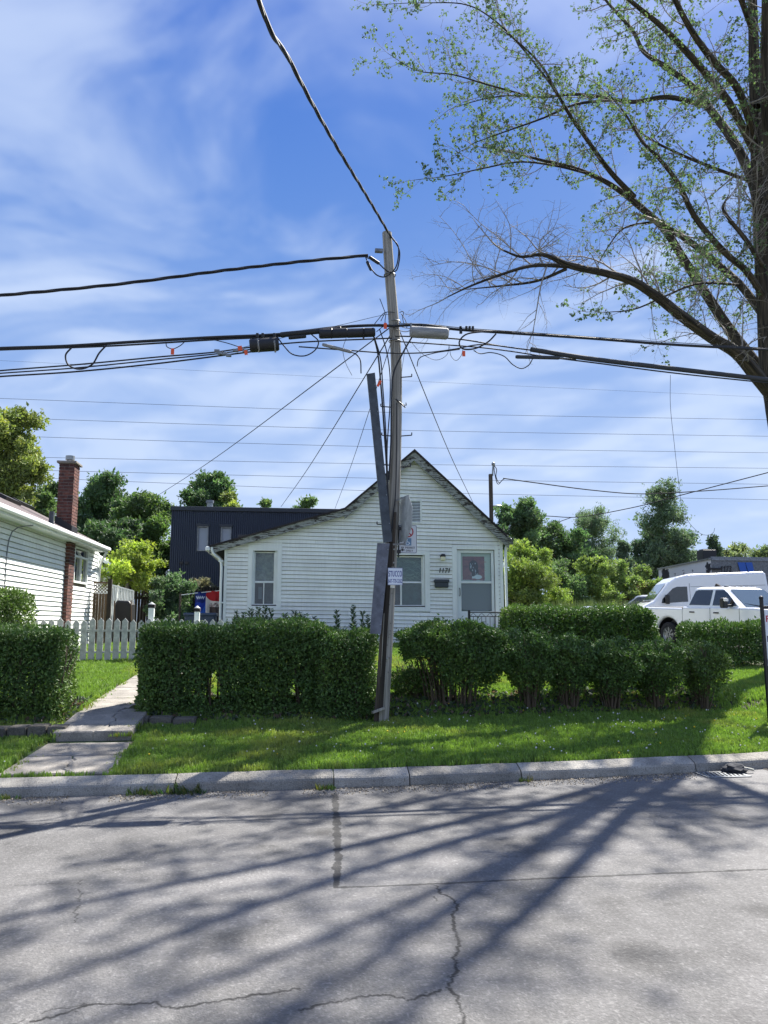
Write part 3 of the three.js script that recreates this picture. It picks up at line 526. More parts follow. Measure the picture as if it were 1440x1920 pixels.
        part('pane', box(g0[0], g0[1], g0[2], g0[3], zf - .050, zf - .046), M.glass, d); part('pane', box(g0[0], g0[1], g1[2], g1[3], zf - .050, zf - .046), M.glass, d);
    const pic = paint(192, 192, (g, W, Hh) => { g.fillStyle = '#b9c3b8'; g.fillRect(0, 0, W, Hh); const q = rand(6); g.fillStyle = '#7c4b50'; g.fillRect(14, 22, 140, 160); for (let i = 0; i < 90; i++) { g.globalAlpha = .3; g.fillStyle = ['#8f5350', '#5a3440', '#a4665a', '#4a2f3c'][i % 4]; g.fillRect(14 + q() * 130, 22 + q() * 150, 6 + q() * 22, 4 + q() * 18); } g.globalAlpha = 1; g.fillStyle = '#14181f'; g.beginPath(); g.ellipse(84, 92, 30, 44, 0, 0, 7); g.fill(); g.fillRect(72, 110, 44, 56); g.fillStyle = '#aab4c0'; for (let i = 0; i < 16; i++) g.fillRect(62 + q() * 46, 58 + q() * 90, 2 + q() * 4, 5 + q() * 14); g.fillStyle = '#cfd2d8'; g.beginPath(); g.ellipse(112, 162, 26, 15, 0, 0, 7); g.fill(); g.fillRect(74, 158, 30, 14); });
    card(V(g0[0], g0[2], zf - .12), V(g0[1], g0[2], zf - .12), V(g0[1], g0[3], zf - .12), V(g0[0], g0[3], zf - .12), 'picture', pic, d, .8);
    part('lower_blind', box(g0[0], g0[1], g1[2], g1[3], zf - .12, zf - .115), mat(.12, .14, .145, .8), d);
    const h = f(862, 1110); part('handle', tube([V(h.x, h.y + .11, zf - .02), V(h.x, h.y + .09, zf + .03), V(h.x, h.y - .09, zf + .03), V(h.x, h.y - .11, zf - .02)], .012), M.black, d);
    part('door_step', rbox(td[0] - .1, td[1] + .1, gy + .3, dr[2] - .004, zf + .0, zf + 1.15, .02), M.concrete, house);
    part('porch_slab', box(td[0] - .3, td[1] + .35, gy - .15, gy + .3, zf + .02, zf + 1.35), M.concrete, house);
  }
  // gable vent with louvres
  {
    const v = part('gable_vent', box(vent[0], vent[1], vent[2], vent[3], zf - .019, zf - .012), M.black, house), i = [vent[0] + .045, vent[1] - .045, vent[2] + .045, vent[3] - .045];
    ring('vent_frame', vent, i, zf - .01, .045, M.trim, v);
    for (let k = 0; k < 14; k++) { const yy = mix(i[2], i[3], (k + .5) / 14); part('louvre', uvm(new THREE.BoxGeometry(i[1] - i[0], .005, .036).rotateX(.75).translate((i[0] + i[1]) / 2, yy, zf + .008)), M.trimCold, v); }
  }
  // roof slabs, weathered barge boards and their crown strip
  const slab = (a, b, th, z0, z1, drop = 0) => { const d = b.clone().sub(a), n = V(-d.y, d.x, 0).normalize(); if (n.y < 0) n.negate(); const A = a.clone(), B = b.clone(); A.y -= drop / n.y; B.y -= drop / n.y; const C = B.clone(), D = A.clone(); C.y -= th / n.y; D.y -= th / n.y; return prism([[A.x, A.y], [B.x, B.y], [C.x, C.y], [D.x, D.y]], z0, z1); };
  for (const [a, b, w] of [[L0, L1, .17], [L1, PK, .19], [PK, R0, .2]]) {
    part('roof_slope', slab(a, b, .05, zf + .24, back - .3), M.roofDark, house);
    part('barge_board', slab(a, b, w, zf + .16, zf + .20, .051), M.peel, house);
    part('rake_soffit', slab(a, b, .02, zf + .158, zf + .02, .15), M.peel, house);
  }
  // gutters and downspouts
  const gx = L0.x;
  part('gutter', rbox(gx - .10, gx + .02, L0.y - .15, L0.y - .03, zf + .25, back, .03), M.trim, house);
  const q = (x, yy, z = zf + .12) => { const p = atZ(x, yy, z); return p; };
  const dsp = part('downspout', tube([q(397, 1026, zf + .2), q(398, 1034, zf + .2), q(404, 1042, zf + .16), q(411, 1047, zf + .1), q(414.5, 1056, zf + .08), q(414, 1100, zf + .08), V(q(413, 1165, zf + .08).x, gy + .15, zf + .08)], .035, 8), M.trim, house);
  for (const yy of [1052, 1130]) { const p = q(414, yy, zf + .08); part('strap', rbox(p.x - .06, p.x + .06, p.y - .02, p.y + .02, zf + .02, zf + .13, .005), M.trimCold, dsp); }
  part('downspout', tube([q(955, 1012, zf + .15), q(953, 1019, zf + .12), q(949, 1026, zf + .06), q(948, 1034, zf + .03), V(q(948, 1034, zf - .05).x, gy + .1, zf - .05)], .04, 8), M.trimCold, house);
  part('gutter', rbox(R0.x - .04, R0.x + .09, R0.y - .14, R0.y - .03, zf + .2, back, .03), M.steel, house);
  for (let i = 0; i < 5; i++) part('loose_shingle', uvm(new THREE.BoxGeometry(.16 + r() * .1, .012, .22).rotateZ(-.7 - r() * .5).rotateY(r() - .5).translate(R0.x - .02 + i * .018, R0.y - .03 - i * .045, zf + .2 + r() * .06)), M.peel, house);
  // lamp, numbers and letter box beside the door, each screwed to the wall
  {
    const p = f(829, 1043), l = thing('wall_lamp', 'black capped porch lamp with cream glass jar beside the door', 'lamp', V(p.x, p.y, zf + .02));
    part('back_plate', rod(V(p.x, p.y, zf + .015), V(p.x, p.y, zf + .05), .06, .05, 14), M.black, l);
    part('arm', tube([V(p.x, p.y, zf + .05), V(p.x, p.y + .03, zf + .1), V(p.x, p.y, zf + .13)], .014), M.black, l);
    part('cap', new THREE.LatheGeometry([[.001, .05], [.05, .045], [.075, .01], [.075, -.03], [.06, -.032]].map((a) => new THREE.Vector2(...a)), 18).translate(p.x, p.y + .01, zf + .13), M.black, l);
    part('glass_jar', new THREE.LatheGeometry([[.055, 0], [.072, -.04], [.07, -.09], [.05, -.115], [.001, -.12]].map((a) => new THREE.Vector2(...a)), 18).translate(p.x, p.y - .022, zf + .13), M.cream, l);
  }
  {
    const a = f(821, 1074), n = thing('house_number', 'black slanted house number 1171 above the letter box', 'house number', V(a.x, a.y, zf + .03)); let x = a.x;
const h = .135, bar = (q) => prism(q.map(([u, v]) => [u + v * .24, v]), zf + .032, zf + .046);
    for (const c of '1171') { const g = c === '1' ? bar([[.030, 0], [.052, 0], [.052, h], [.036, h], [.014, h * .80], [.014, h * .68], [.030, h * .80]]) : bar([[.018, 0], [.042, 0], [.078, h * .86], [.078, h], [.004, h], [.004, h * .84], [.054, h * .84]]); g.translate(x, a.y, 0); part('digit', g, M.black, n); part('stand_off', box(x + .04, x + .052, a.y + .05, a.y + .062, zf + .02, zf + .033), M.black, n); x += .088; }
  }
  {
    const a = f(813, 1102), b = f(841, 1088), m = thing('letter_box', 'wide dark metal letter box beneath the house number', 'letter box', V((a.x + b.x) / 2, a.y, zf + .03));
    part('box_body', rbox(a.x + .02, b.x - .02, a.y, b.y - .03, zf + .0225, zf + .12, .03, 4), mat(.03, .04, .05, .45), m);
    part('lid', rbox(a.x, b.x, b.y - .07, b.y + .02, zf + .0225, zf + .14, .02, 3), mat(.028, .036, .045, .4), m);
  }
  // iron railing of the steps
  {
    const z = zf + 1.28, g = (x, yy) => atZ(x, yy, z), t = thing('porch_railing', 'black wrought iron railing on the porch at the house door', 'railing', V(g(910, 1160).x, gy + .3, z));
    const top = g(880, 1148).y, xs = [879.5, 942].map((x) => g(x, 1150).x);
    for (const x of xs) part('post', rbox(x - .03, x + .03, gy + .302, top + .06, z - .03, z + .03, .008), M.iron, t);
    part('top_rail', rbox(xs[0] + .03, xs[1] - .03, top - .015, top + .015, z - .02, z + .02, .006), M.iron, t);
    part('rail', rbox(xs[0] + .03, xs[1] - .03, top - .12, top - .10, z - .015, z + .015, .004), M.iron, t);
    part('rail', rbox(xs[0] + .03, xs[1] - .03, gy + .38, gy + .40, z - .015, z + .015, .004), M.iron, t);
    for (let i = 1; i < 8; i++) { const x = mix(xs[0], xs[1], i / 8); part('baluster', rod(V(x, gy + .40, z), V(x, top - .12, z), .008), M.iron, t); }
    for (let i = 0; i < 4; i++) { const x = mix(xs[0], xs[1], (i + .15) / 4), x2 = mix(xs[0], xs[1], (i + .85) / 4); part('scroll', tube([V(x, top - .10, z), V((x + x2) / 2, top - .03, z), V(x2, top - .10, z)], .006), M.iron, t); }
    const zb = zf + .1; part('side_rail', beam(V(xs[1], top, z - .03), V(xs[1], top, zb), .03, .03), M.iron, t); part('side_rail', beam(V(xs[1], top - .11, z - .03), V(xs[1], top - .11, zb), .02, .02), M.iron, t);
  }
}

// ================================================================== NEIGHBOUR HOUSE AT LEFT
{
  const xe = -4.85, xw = -5.2, gy = .85, zn = -9.6, eaveY = 3.47, zfar = atX(203, 1027, xe).z, zc = atX(180.5, 1100, xw).z;
  const h = thing('neighbour_house', 'white sided bungalow with brick chimney at far left', 'house', V(-8, gy, -15));
  part('side_wall', box(xw - .16, xw - .02, gy - .1, eaveY - .02, zn, zc), mat(.26, .21, .16, .95), h);
  part('end_wall', box(xw - 6.4, xw - .16, gy - .1, eaveY - .02, zc, zc + .15), M.trim, h); part('end_wall', box(xw - 6.4, xw - .16, gy - .1, eaveY - .02, zn - .15, zn), M.trim, h);
  part('far_wall', box(xw - 6.4, xw - 6.25, gy - .1, eaveY - .02, zn - .15, zc + .15), M.trim, h);
  const wa = atX(139.5, 1030, xw), wb = atX(160, 1090, xw), wz = [wa.z, wb.z], wy = [atX(150, 1091, xw).y, atX(150, 1031, xw).y];
  const cz = [atX(127, 1100, xw + .11).z, 0]; cz[1] = cz[0] - .46;
  const r = rand(70), pitch = .104; let y = gy + .05;
  while (y < eaveY - .06) {
    const yt = y + pitch; let spans = [[zn, cz[0]], [cz[1], zc]];
    if (yt > wy[0] - .06 && y < wy[1] + .06) spans = [[zn, cz[0]], [cz[1], wz[0] + .05], [wz[1] - .05, zc]];
    for (const [a, b] of spans) {
      if (a - b < .02) continue; const o = .026, lo = y + .002, hi = yt - .009;
      part('siding_board', quadGeo([[V(xw + o, lo, a), V(xw + o, lo, b), V(xw + .003, hi, b), V(xw + .003, hi, a)], [V(xw - .02, lo, a), V(xw - .02, lo, b), V(xw + o, lo, b), V(xw + o, lo, a)], [V(xw + o, lo, b), V(xw - .02, lo, b), V(xw - .02, hi, b), V(xw + .003, hi, b)], [V(xw - .02, lo, a), V(xw + o, lo, a), V(xw + .003, hi, a), V(xw - .02, hi, a)]]), M.siding[Math.floor(r() * 4)], h);
    }
    y = yt;
  }
  part('corner_board', box(xw - .05, xw + .035, gy - .1, eaveY - .03, zc - .03, zc + .06), M.trim, h);
  // window
  const w = part('window', box(xw - .03, xw - .018, wy[0], wy[1], wz[1], wz[0]), M.darkGlass, h), a = wz[0], b = wz[1], ym = mix(wy[0], wy[1], .76);
  for (const [z0, z1, y0, y1] of [[a + .05, a, wy[0] - .05, wy[1] + .05], [b, b - .05, wy[0] - .05, wy[1] + .05], [a, b, wy[1], wy[1] + .05], [a, b, wy[0] - .05, wy[0]], [a, b, ym - .025, ym + .025], [(a + b) / 2 + .02, (a + b) / 2 - .02, wy[0], ym - .025]]) part('frame', rbox(xw - .016, xw + .04, y0, y1, z0, z1, .005), M.trim, w);
  part('curtain', box(xw - .10, xw - .09, wy[0], ym, a - .08, b + .02), M.curtain, w);
  // conduit
  const cdz = atX(16, 1050, xw + .05).z; part('conduit', tube([V(xw + .05, gy + .1, cdz), V(xw + .05, eaveY - .3, cdz), V(xw + .12, eaveY - .14, cdz - .1), V(xe - .02, eaveY - .06, cdz - .35)], .012), M.steel, h);
  // eaves and roof
  part('soffit', box(xw - .02, xe - .02, eaveY - .03, eaveY - .005, zn + .3, zfar + .02), M.trimCold, h);
  part('gutter', rbox(xe - .02, xe + .08, eaveY - .005, eaveY + .085, zn + .35, zfar, .025), M.trimCold, h);
  part('fascia', box(xe - .045, xe - .021, eaveY - .05, eaveY + .10, zn + .35, zfar), M.trim, h);
  const e = V(xe, eaveY + .09, 0), rk = atZ(9, 931, zfar), rise = (rk.y - e.y) / (xe - rk.x), rxp = xe - 3.3, ry = e.y + rise * 3.3, hipz = zfar - .05;
  const P = (x, yy, z) => V(x, yy, z), far2 = rxp - 3.3;
  const roof = part('roof', quadGeo([[P(xe + .02, e.y, zn + .4), P(xe + .02, e.y, zfar - .05), P(rxp, ry, hipz), P(rxp, ry, zn + .4)], [P(far2, e.y, zfar - .05), P(far2, e.y, zn + .4), P(rxp, ry, zn + .4), P(rxp, ry, hipz)], [P(xe + .02, e.y - .06, zn + .4), P(xe + .02, e.y - .06, zfar - .05), P(xe + .02, e.y, zfar - .05), P(xe + .02, e.y, zn + .4)], [P(xe + .02, e.y - .06, zfar - .05), P(rxp, ry - .07, zfar - .05), P(rxp, ry, zfar - .05), P(xe + .02, e.y, zfar - .05)]]), M.roofGrey, h);
  const onRoof = (x) => mix(e.y, ry, (xe - x) / 3.3);
  part('gable_wall', quadGeo([[P(xw, eaveY - .03, zc + .1), P(far2 + .4, eaveY - .03, zc + .1), P(rxp, ry - .15, zc + .1)]]), M.trim, h); part('gable_wall', quadGeo([[P(xw, eaveY - .03, zn - .02), P(far2 + .4, eaveY - .03, zn - .02), P(rxp, ry - .15, zn - .02)]]), M.trim, h);
  const hit = (a, b) => { const d = ray(a, b); return EYE.clone().addScaledVector(d, (e.y + rise * xe - EYE.y) / (d.y + rise * d.x)); };
  for (const [a, b] of [[14, 938.5], [43, 948]]) { const p = hit(a, b); part('roof_vent', uvm(new THREE.BoxGeometry(.30, .12, 1.0).rotateZ(-Math.atan(rise)).translate(p.x, p.y + .03, p.z)), M.black, roof); }
  { const p = hit(96, 982); part('vent_pipe', rod(V(p.x, p.y - .05, p.z), V(p.x, p.y + .26, p.z), .055, .055, 12), M.zinc, roof); }
  part('downspout', tube([V(xe, eaveY - .03, zfar + .12), V(xe - .05, eaveY - .15, zfar + .16), V(xw + .06, eaveY - .45, zc - .02), V(xw + .06, gy, zc - .02)], .035, 8), M.trim, h);
  // the brick chimney, brick by brick
    const x0 = xw - .24, x1 = xw + .11, topY = atZ(128, 872, (cz[0] + cz[1]) / 2).y;
  const ch = part('chimney', box(x0 + .012, x1 - .012, gy - .1, topY, cz[1] + .012, cz[0] - .012), M.mortar, h); ch.userData.label = 'red brick chimney with a metal flue';
  const course = .0755, base = gy + .60, nb = Math.floor((topY - base) / course), face = [];
  part('footing', box(x0 - .01, x1 + .015, gy - .1, base - .004, cz[1] - .015, cz[0] + .015), M.concrete, ch);
  for (let k = 0; k < nb; k++) {
    const y0 = base + k * course, y1 = y0 + course - .014, odd = k % 2, W = x1 - x0, D = cz[0] - cz[1];
    const m = () => r() < .12 ? M.brickDark[Math.floor(r() * 2)] : M.brick[Math.floor(r() * 4)], o = () => (r() - .5) * .005;
    if (y1 < eaveY - .1 && y0 > 0) { // below the eaves only the face and the far corner stand out of the wall
      part('brick', box(xw + .02, x1 + o(), y0, y1, cz[0] - .09, cz[0] + o()), m(), ch);
    } else { const c = odd ? x0 + W * .34 : x0 + W * .66; part('brick', box(x0, c - .005, y0, y1, cz[0] - .09, cz[0] + o()), m(), ch); part('brick', box(c + .005, x1 + o(), y0, y1, cz[0] - .09, cz[0] + o()), m(), ch); part('brick', box(x0 + o(), x1, y0, y1, cz[1], cz[1] + .09), m(), ch); }
    const zc1 = odd ? .30 : .18, zA = cz[0] - .10, zB = cz[1] + (y1 < eaveY - .1 ? 0 : .10), zm = mix(zA, zB, odd ? .36 : .62);
    part('brick', box(x1 - .09, x1 + o(), y0, y1, zm + .005, zA), m(), ch); part('brick', box(x1 - .09, x1 + o(), y0, y1, zB, zm - .005), m(), ch);
  }
  part('flashing', prism([[x0 - .02, onRoof(x0)], [x1 + .02, onRoof(x1) - .1], [x1 + .02, onRoof(x1) + .14], [x0 - .02, onRoof(x0) + .2]], cz[0] + .02, cz[1] - .02), M.black, ch);
  part('cap', rbox(x0 - .05, x1 + .05, topY, topY + .055, cz[1] - .05, cz[0] + .05, .01), M.concrete, ch);
  const mx = (x0 + x1) / 2, mz = (cz[0] + cz[1]) / 2;
  part('flue', rod(V(mx, topY + .055, mz), V(mx, topY + .15, mz), .07, .07, 16), M.steel, ch); part('flue_cap', rod(V(mx, topY + .12, mz), V(mx, topY + .22, mz), .105, .105, 18), M.alu, ch);
}

// ================================================================== DARK CORRUGATED BUILDING BEHIND
{
  const z = -32, f = (x, y) => atZ(x, y, z), A = f(325, 950), B = f(619, 955), gy = .9, b = thing('dark_building', 'dark navy corrugated metal building behind the white house', 'building', V((A.x + B.x) / 2, gy, z));
  const xs = A.x - .05, xe = B.x + 1.5, top = A.y, wins = [[369, 391, 987, 1033], [413, 434, 988, 1034]].map(([a, c, d, e]) => { const p = f(a, e), q = f(c, d); return [p.x, q.x, p.y, q.y]; });
  part('core', box(xs + .02, xe, gy - .1, top - .06, z - .12, z - 9), M.navyCap, b);
  const n = 6, pw = (xe - xs) / n;
  for (let k = 0; k < n; k++) {   // sheets of trapezoid ribs
    const x0 = xs + k * pw, ribs = Math.round(pw / .085), w = pw / ribs, list = [];
    const strip = (xa, za, xb, zb) => { for (const [ya, yb] of seg((xa + xb) / 2)) list.push([V(xa, ya, za), V(xb, ya, zb), V(xb, yb, zb), V(xa, yb, za)]); };
    const seg = (x) => { let s = [[gy - .1, top - .05]]; for (const o of wins) if (x > o[0] && x < o[1]) s = [[gy - .1, o[2]], [o[3], top - .05]]; return s; };
    for (let i = 0; i < ribs; i++) { const x = x0 + i * w; strip(x, z, x + w * .42, z); strip(x + w * .42, z, x + w * .54, z - .045); strip(x + w * .54, z - .045, x + w * .88, z - .045); strip(x + w * .88, z - .045, x + w, z); }
    part('metal_sheet', quadGeo(list), M.navy, b);
  }
  part('parapet_cap', rbox(xs - .06, xe, top - .16, top + .02, z - .3, z + .06, .02), M.navyCap, b);
  part('side_sheet', box(xs - .02, xs + .018, gy - .1, top - .05, z - .05, z - 9), M.navyCap, b);
  for (const o of wins) {
    const w = part('window', box(o[0] + .02, o[1] - .02, o[2] + .02, o[3] - .02, z - .115, z - .10), new THREE.MeshPhysicalMaterial({ color: col(.22, .25, .30), roughness: .12, clearcoat: 1, side: THREE.DoubleSide }), b);
    for (const [p, q, s, t] of [[o[0], o[0] + .04, o[2], o[3]], [o[1] - .04, o[1], o[2], o[3]], [o[0] + .04, o[1] - .04, o[2], o[2] + .04], [o[0] + .04, o[1] - .04, o[3] - .04, o[3]]]) part('frame', box(p, q, s, t, z - .12, z + .015), M.steel, w);
    part('hood', box(o[0] - .05, o[1] + .05, o[3], o[3] + .10, z - .05, z + .07), M.navyCap, w);
  }
  const v = f(352, 1058); for (const x of [0, .22]) part('wall_vent', rbox(v.x + x - .32, v.x + x - .18, v.y, v.y + .11, z - .01, z + .06, .01), M.black, b);
  const s = f(384, 945); part('roof_flue', rod(V(s.x, s.y - .1, z - 2), V(s.x, s.y + .34, z - 2), .13, .13, 12), M.alu, b); part('roof_flue', rod(V(s.x, s.y + .34, z - 2), V(s.x, s.y + .46, z - 2), .17, .17, 12), M.steel, b);
}

// ================================================================== YARD THINGS
{ // picket fence
  const z = -16, f = (x, y) => atZ(x, y, z), r = rand(14), t = thing('picket_fence', 'white wooden picket fence across the side yard', 'fence', V(-3.6, .8, z));
  const gh = (x) => H(x, z); let x = f(-14, 1200).x; const end = f(415, 1200).x;
  const shape = (w, h) => prism([[-w / 2, 0], [w / 2, 0], [w / 2, h - w * .55], [0, h], [-w / 2, h - w * .55]], 0, .02, .003), G = [.96, 1, .98].map((k) => shape(.116, .83 * k));
  while (x < end) { const g = part('picket', G[Math.floor(r() * 3)], M.picket, t); g.position.add(V(x, gh(x) + .03 + r() * .012, z)); g.rotation.z = (r() - .5) * .02; x += .1555; }
  const xs = f(-30, 1200).x; for (const dy of [.2, .62]) part('rail', beam(V(xs, gh(xs) + dy, z - .03), V(end, gh(end) + dy, z - .03), .04, .07), M.picket, t);
  for (const [px, ty, w] of [[284.5, 1136, .055], [370, 1143, .05], [1, 1152, .05]]) {
    const c = atZ(px, ty, z - .12), o = part('post', rbox(c.x - w, c.x + w, gh(c.x) - .03, c.y - .04, z - .12 - w, z - .12 + w, .006), M.trim, t);
    part('cap', rbox(c.x - w - .012, c.x + w + .012, c.y - .04, c.y + .03, z - .132 - w, z - .108 + w, .008), M.roofDark, o); part('finial', new THREE.ConeGeometry(w * 1.7, .05, 4).rotateY(Math.PI / 4).translate(c.x, c.y + .055, z - .12), M.alu, o);
  }
}
{ // wooden screen fence behind
  const z = -21.2, f = (x, y) => atZ(x, y, z), t = thing('board_fence', 'brown board fence with lattice top beside the bungalow', 'fence', V(f(190, 1160).x, .9, z));
  const a = f(176, 1100).x, b = f(203, 1100).x, top = f(190, 1093).y; let n = 5;
  for (let i = 0; i < n; i++) { const x0 = mix(a, b, i / n), x1 = mix(a, b, (i + 1) / n) - .008; part('board', rbox(x0, x1, .85, top - .28, z, z + .03, .004), M.fenceWood, t); }
  for (let i = 0; i < 8; i++) { const hl = .24, s = Math.max(a, mix(a - hl, b, i / 7)), x0 = mix(a - hl, b - .02, i / 7), lo = Math.max(a, x0), hi = Math.min(b, x0 + hl); if (hi - lo < .03) continue; for (const f of [0, 1]) { const Y = (x) => top - .27 + (f ? hl - (x - x0) : x - x0); part('lattice_strip', beam(V(lo, Y(lo), z + .012 + f * .01), V(hi, Y(hi), z + .012 + f * .01), .018, .008), M.fenceWood, t); } }
  part('top_rail', box(a, b, top - .02, top + .03, z - .01, z + .04), M.fenceWood, t);
  part('post', rbox(b, b + .1, .85, top + .1, z - .03, z + .07, .006), M.fenceDark, t);
  const t2 = thing('dark_board_fence', 'dark stained board fence under the dark building', 'fence', V(f(300, 1150).x, .9, -25.6)), z2 = -25.6;
  const c = atZ(200, 1150, z2).x, d = atZ(415, 1150, z2).x, n2 = 38, r = rand(5), tp = atZ(300, 1100, z2).y;
  for (let i = 0; i < n2; i++) part('board', box(mix(c, d, i / n2), mix(c, d, (i + 1) / n2) - .012, .85, tp + (r() - .5) * .05, z2, z2 + .025), M.fenceDark, t2);
  part('rail', box(c, d, tp - .4, tp - .31, z2 - .05, z2 - .002), M.fenceDark, t2);
}
{ // white slatted stair side, covered barbecue, tools, lean-to roof, bin, cloths
  const z = -23.4, f = (x, y) => atZ(x, y, z), t = thing('slatted_gate', 'white slatted railing under the bright green tree', 'railing', V(f(230, 1130).x, .9, z));
  const a = f(211, 1100).x, b = f(251, 1100).x;
  for (let i = 0; i < 15; i++) { const x = mix(a, b, i / 14), yt = mix(f(230, 1098).y, f(230, 1108).y, i / 14); part('slat', box(x - .012, x + .012, 1.1, yt, z, z + .02), M.trim, t); }
  part('rail', beam(V(a, f(211, 1097).y, z + .01), V(b, f(251, 1108).y, z + .01), .03, .05), M.trim, t); part('rail', box(a, b, 1.08, 1.13, z - .005, z + .025), M.trim, t); part('foot', box(a, a + .04, .85, 1.08, z, z + .03), M.trim, t); part('foot', box(b - .04, b, .85, 1.08, z, z + .03), M.trim, t);
  const zb = -22.3, g = (x, y) => atZ(x, y, zb), q = thing('covered_barbecue', 'black fabric covered barbecue in front of the slatted railing', 'barbecue', V(g(234, 1160).x, .92, zb));
  const p0 = g(213, 1160), p1 = g(253, 1160), hy = g(230, 1127).y;
  part('cover', prism([[p0.x, .92], [p1.x, .92], [p1.x - .05, hy - .1], [p1.x - .14, hy], [p0.x + .12, hy + .02], [p0.x + .03, hy - .12]], zb - .25, zb + .25, .05), M.black, q);
  lone('garden_stake', 'pale wooden stake leaning on the covered barbecue, left one', 'stake', rod(V(g(219, 1135).x, hy + .0, zb + .3), V(g(225, 1160).x, .88, zb + .42), .016, .016), M.fenceWood); lone('garden_stake', 'pale wooden stake leaning on the covered barbecue, right one', 'stake', rod(V(g(250, 1122).x, hy + .03, zb + .3), V(g(255, 1157).x, .88, zb + .4), .016, .016), M.fenceWood);
  const zs = -24.2, s = (x, y) => atZ(x, y, zs), sd = thing('garden_shed', 'small white shed behind the bungalow corner', 'shed', V(s(193, 1150).x, .9, zs));
  const x0 = s(168, 1090).x, x1 = s(206, 1090).x, ey = s(195, 1064).y;
  part('wall', box(x0, x1, .88, ey, zs - 1.4, zs), M.trim, sd); part('window', box(s(181, 1080).x, s(193, 1080).x, s(190, 1092).y, s(190, 1074).y, zs + .003, zs + .02), M.darkGlass, sd);
  part('roof', prism([[x0 - .2, s(180, 1034).y + .06], [x0 - .2, s(180, 1034).y - .05], [x1 + .15, ey - .02], [x1 + .15, ey + .07]], zs - 1.6, zs + .15), M.trim, sd);
  const zc = -23.2, c = (x, y) => atZ(x, y, zc), r = rand(3);
  const cloth = (name, label, xa, ya, xb, yb, draw, seed) => {
    const A = c(xa, ya), B = c(xb, yb), g = new THREE.PlaneGeometry(B.x - A.x, A.y - B.y, 26, 22), q = g.attributes.position; for (let i = 0; i < q.count; i++) { const x = q.getX(i), y = q.getY(i), k = .5 - y / (A.y - B.y); q.setZ(i, Math.sin(x * 26 + seed + y * 3) * .035 * (.3 + k) + (fbm(x * 5 + seed, y * 3, 3) - .5) * .12); }
    g.translate((A.x + B.x) / 2, (A.y + B.y) / 2, zc); g.computeVertexNormals();
    return lone(name, label, 'cloth', g, new THREE.MeshPhysicalMaterial({ map: paint(256, 256, draw), roughness: .9, transmission: .25, thickness: 0, side: THREE.DoubleSide }));
  };
  cloth('hanging_cloth', 'blue printed cloth hanging on the line beside the white house', 366, 1110, 386, 1151, (g, W, h) => { g.fillStyle = '#1a3fae'; g.fillRect(0, 0, W, h); g.fillStyle = '#122a78'; g.beginPath(); g.moveTo(0, h * .55); g.bezierCurveTo(W * .4, h * .3, W * .6, h * .7, W, h * .35); g.lineTo(W, 0); g.lineTo(0, 0); g.fill(); g.strokeStyle = '#e8eefc'; g.lineWidth = 13; g.beginPath(); g.moveTo(20, 62); for (let i = 0; i < 9; i++) g.lineTo(30 + i * 22, 52 + (i % 2) * 26); g.stroke(); g.fillStyle = '#2f6fd6'; g.beginPath(); g.moveTo(W * .5, h); g.lineTo(W, h * .5); g.lineTo(W, h); g.fill(); }, 2);
  cloth('hanging_cloth', 'red and white flag cloth hanging on the line by the downspout', 386.5, 1108, 414, 1150, (g, W, h) => { g.fillStyle = '#d9d4cf'; g.fillRect(0, 0, W, h); g.fillStyle = '#b01822'; g.beginPath(); g.moveTo(0, 0); g.lineTo(W, 0); g.lineTo(W, h * .48); g.bezierCurveTo(W * .6, h * .42, W * .3, h * .55, 0, h * .22); g.fill(); const q = rand(9); for (let i = 0; i < 60; i++) { g.fillStyle = ['#5b4a48', '#8c3a3c', '#9a9490', '#3b3136'][i % 4]; g.globalAlpha = .6; g.fillRect(W * .2 + q() * W * .8, h * .5 + q() * h * .2, 6 + q() * 22, 4 + q() * 10); } g.globalAlpha = 1; g.fillStyle = '#4a3f3c'; g.fillRect(W * .25, h * .72, W * .75, h * .28); }, 7);
  const la = c(338, 1116), lb = c(416, 1107); lone('clothes_line', 'pale clothes line stretched to the white house', 'line', tube([la, c(366, 1111).add(V(0, -.02, 0)), lb], .012), M.trim);
  lone('line_post', 'thin dark post holding the clothes line in the shrub', 'post', rod(V(la.x, .88, la.z), V(la.x, la.y + .05, la.z), .035, .03), M.timber);
  const zk = -21.9, k = (x, y) => atZ(x, y, zk), bn = thing('storage_box', 'low dark blue storage box under the hanging cloths', 'box', V(k(375, 1165).x, .9, zk)), b0 = k(346, 1160), b1 = k(407, 1160), by = k(370, 1152).y;
  part('box_body', rbox(b0.x + .03, b1.x - .03, .9, by - .03, zk - .35, zk + .3, .04), mat(.03, .05, .09, .5), bn); part('lid', rbox(b0.x, b1.x, by - .05, by + .04, zk - .38, zk + .33, .03, 3), mat(.035, .055, .1, .4), bn);
}

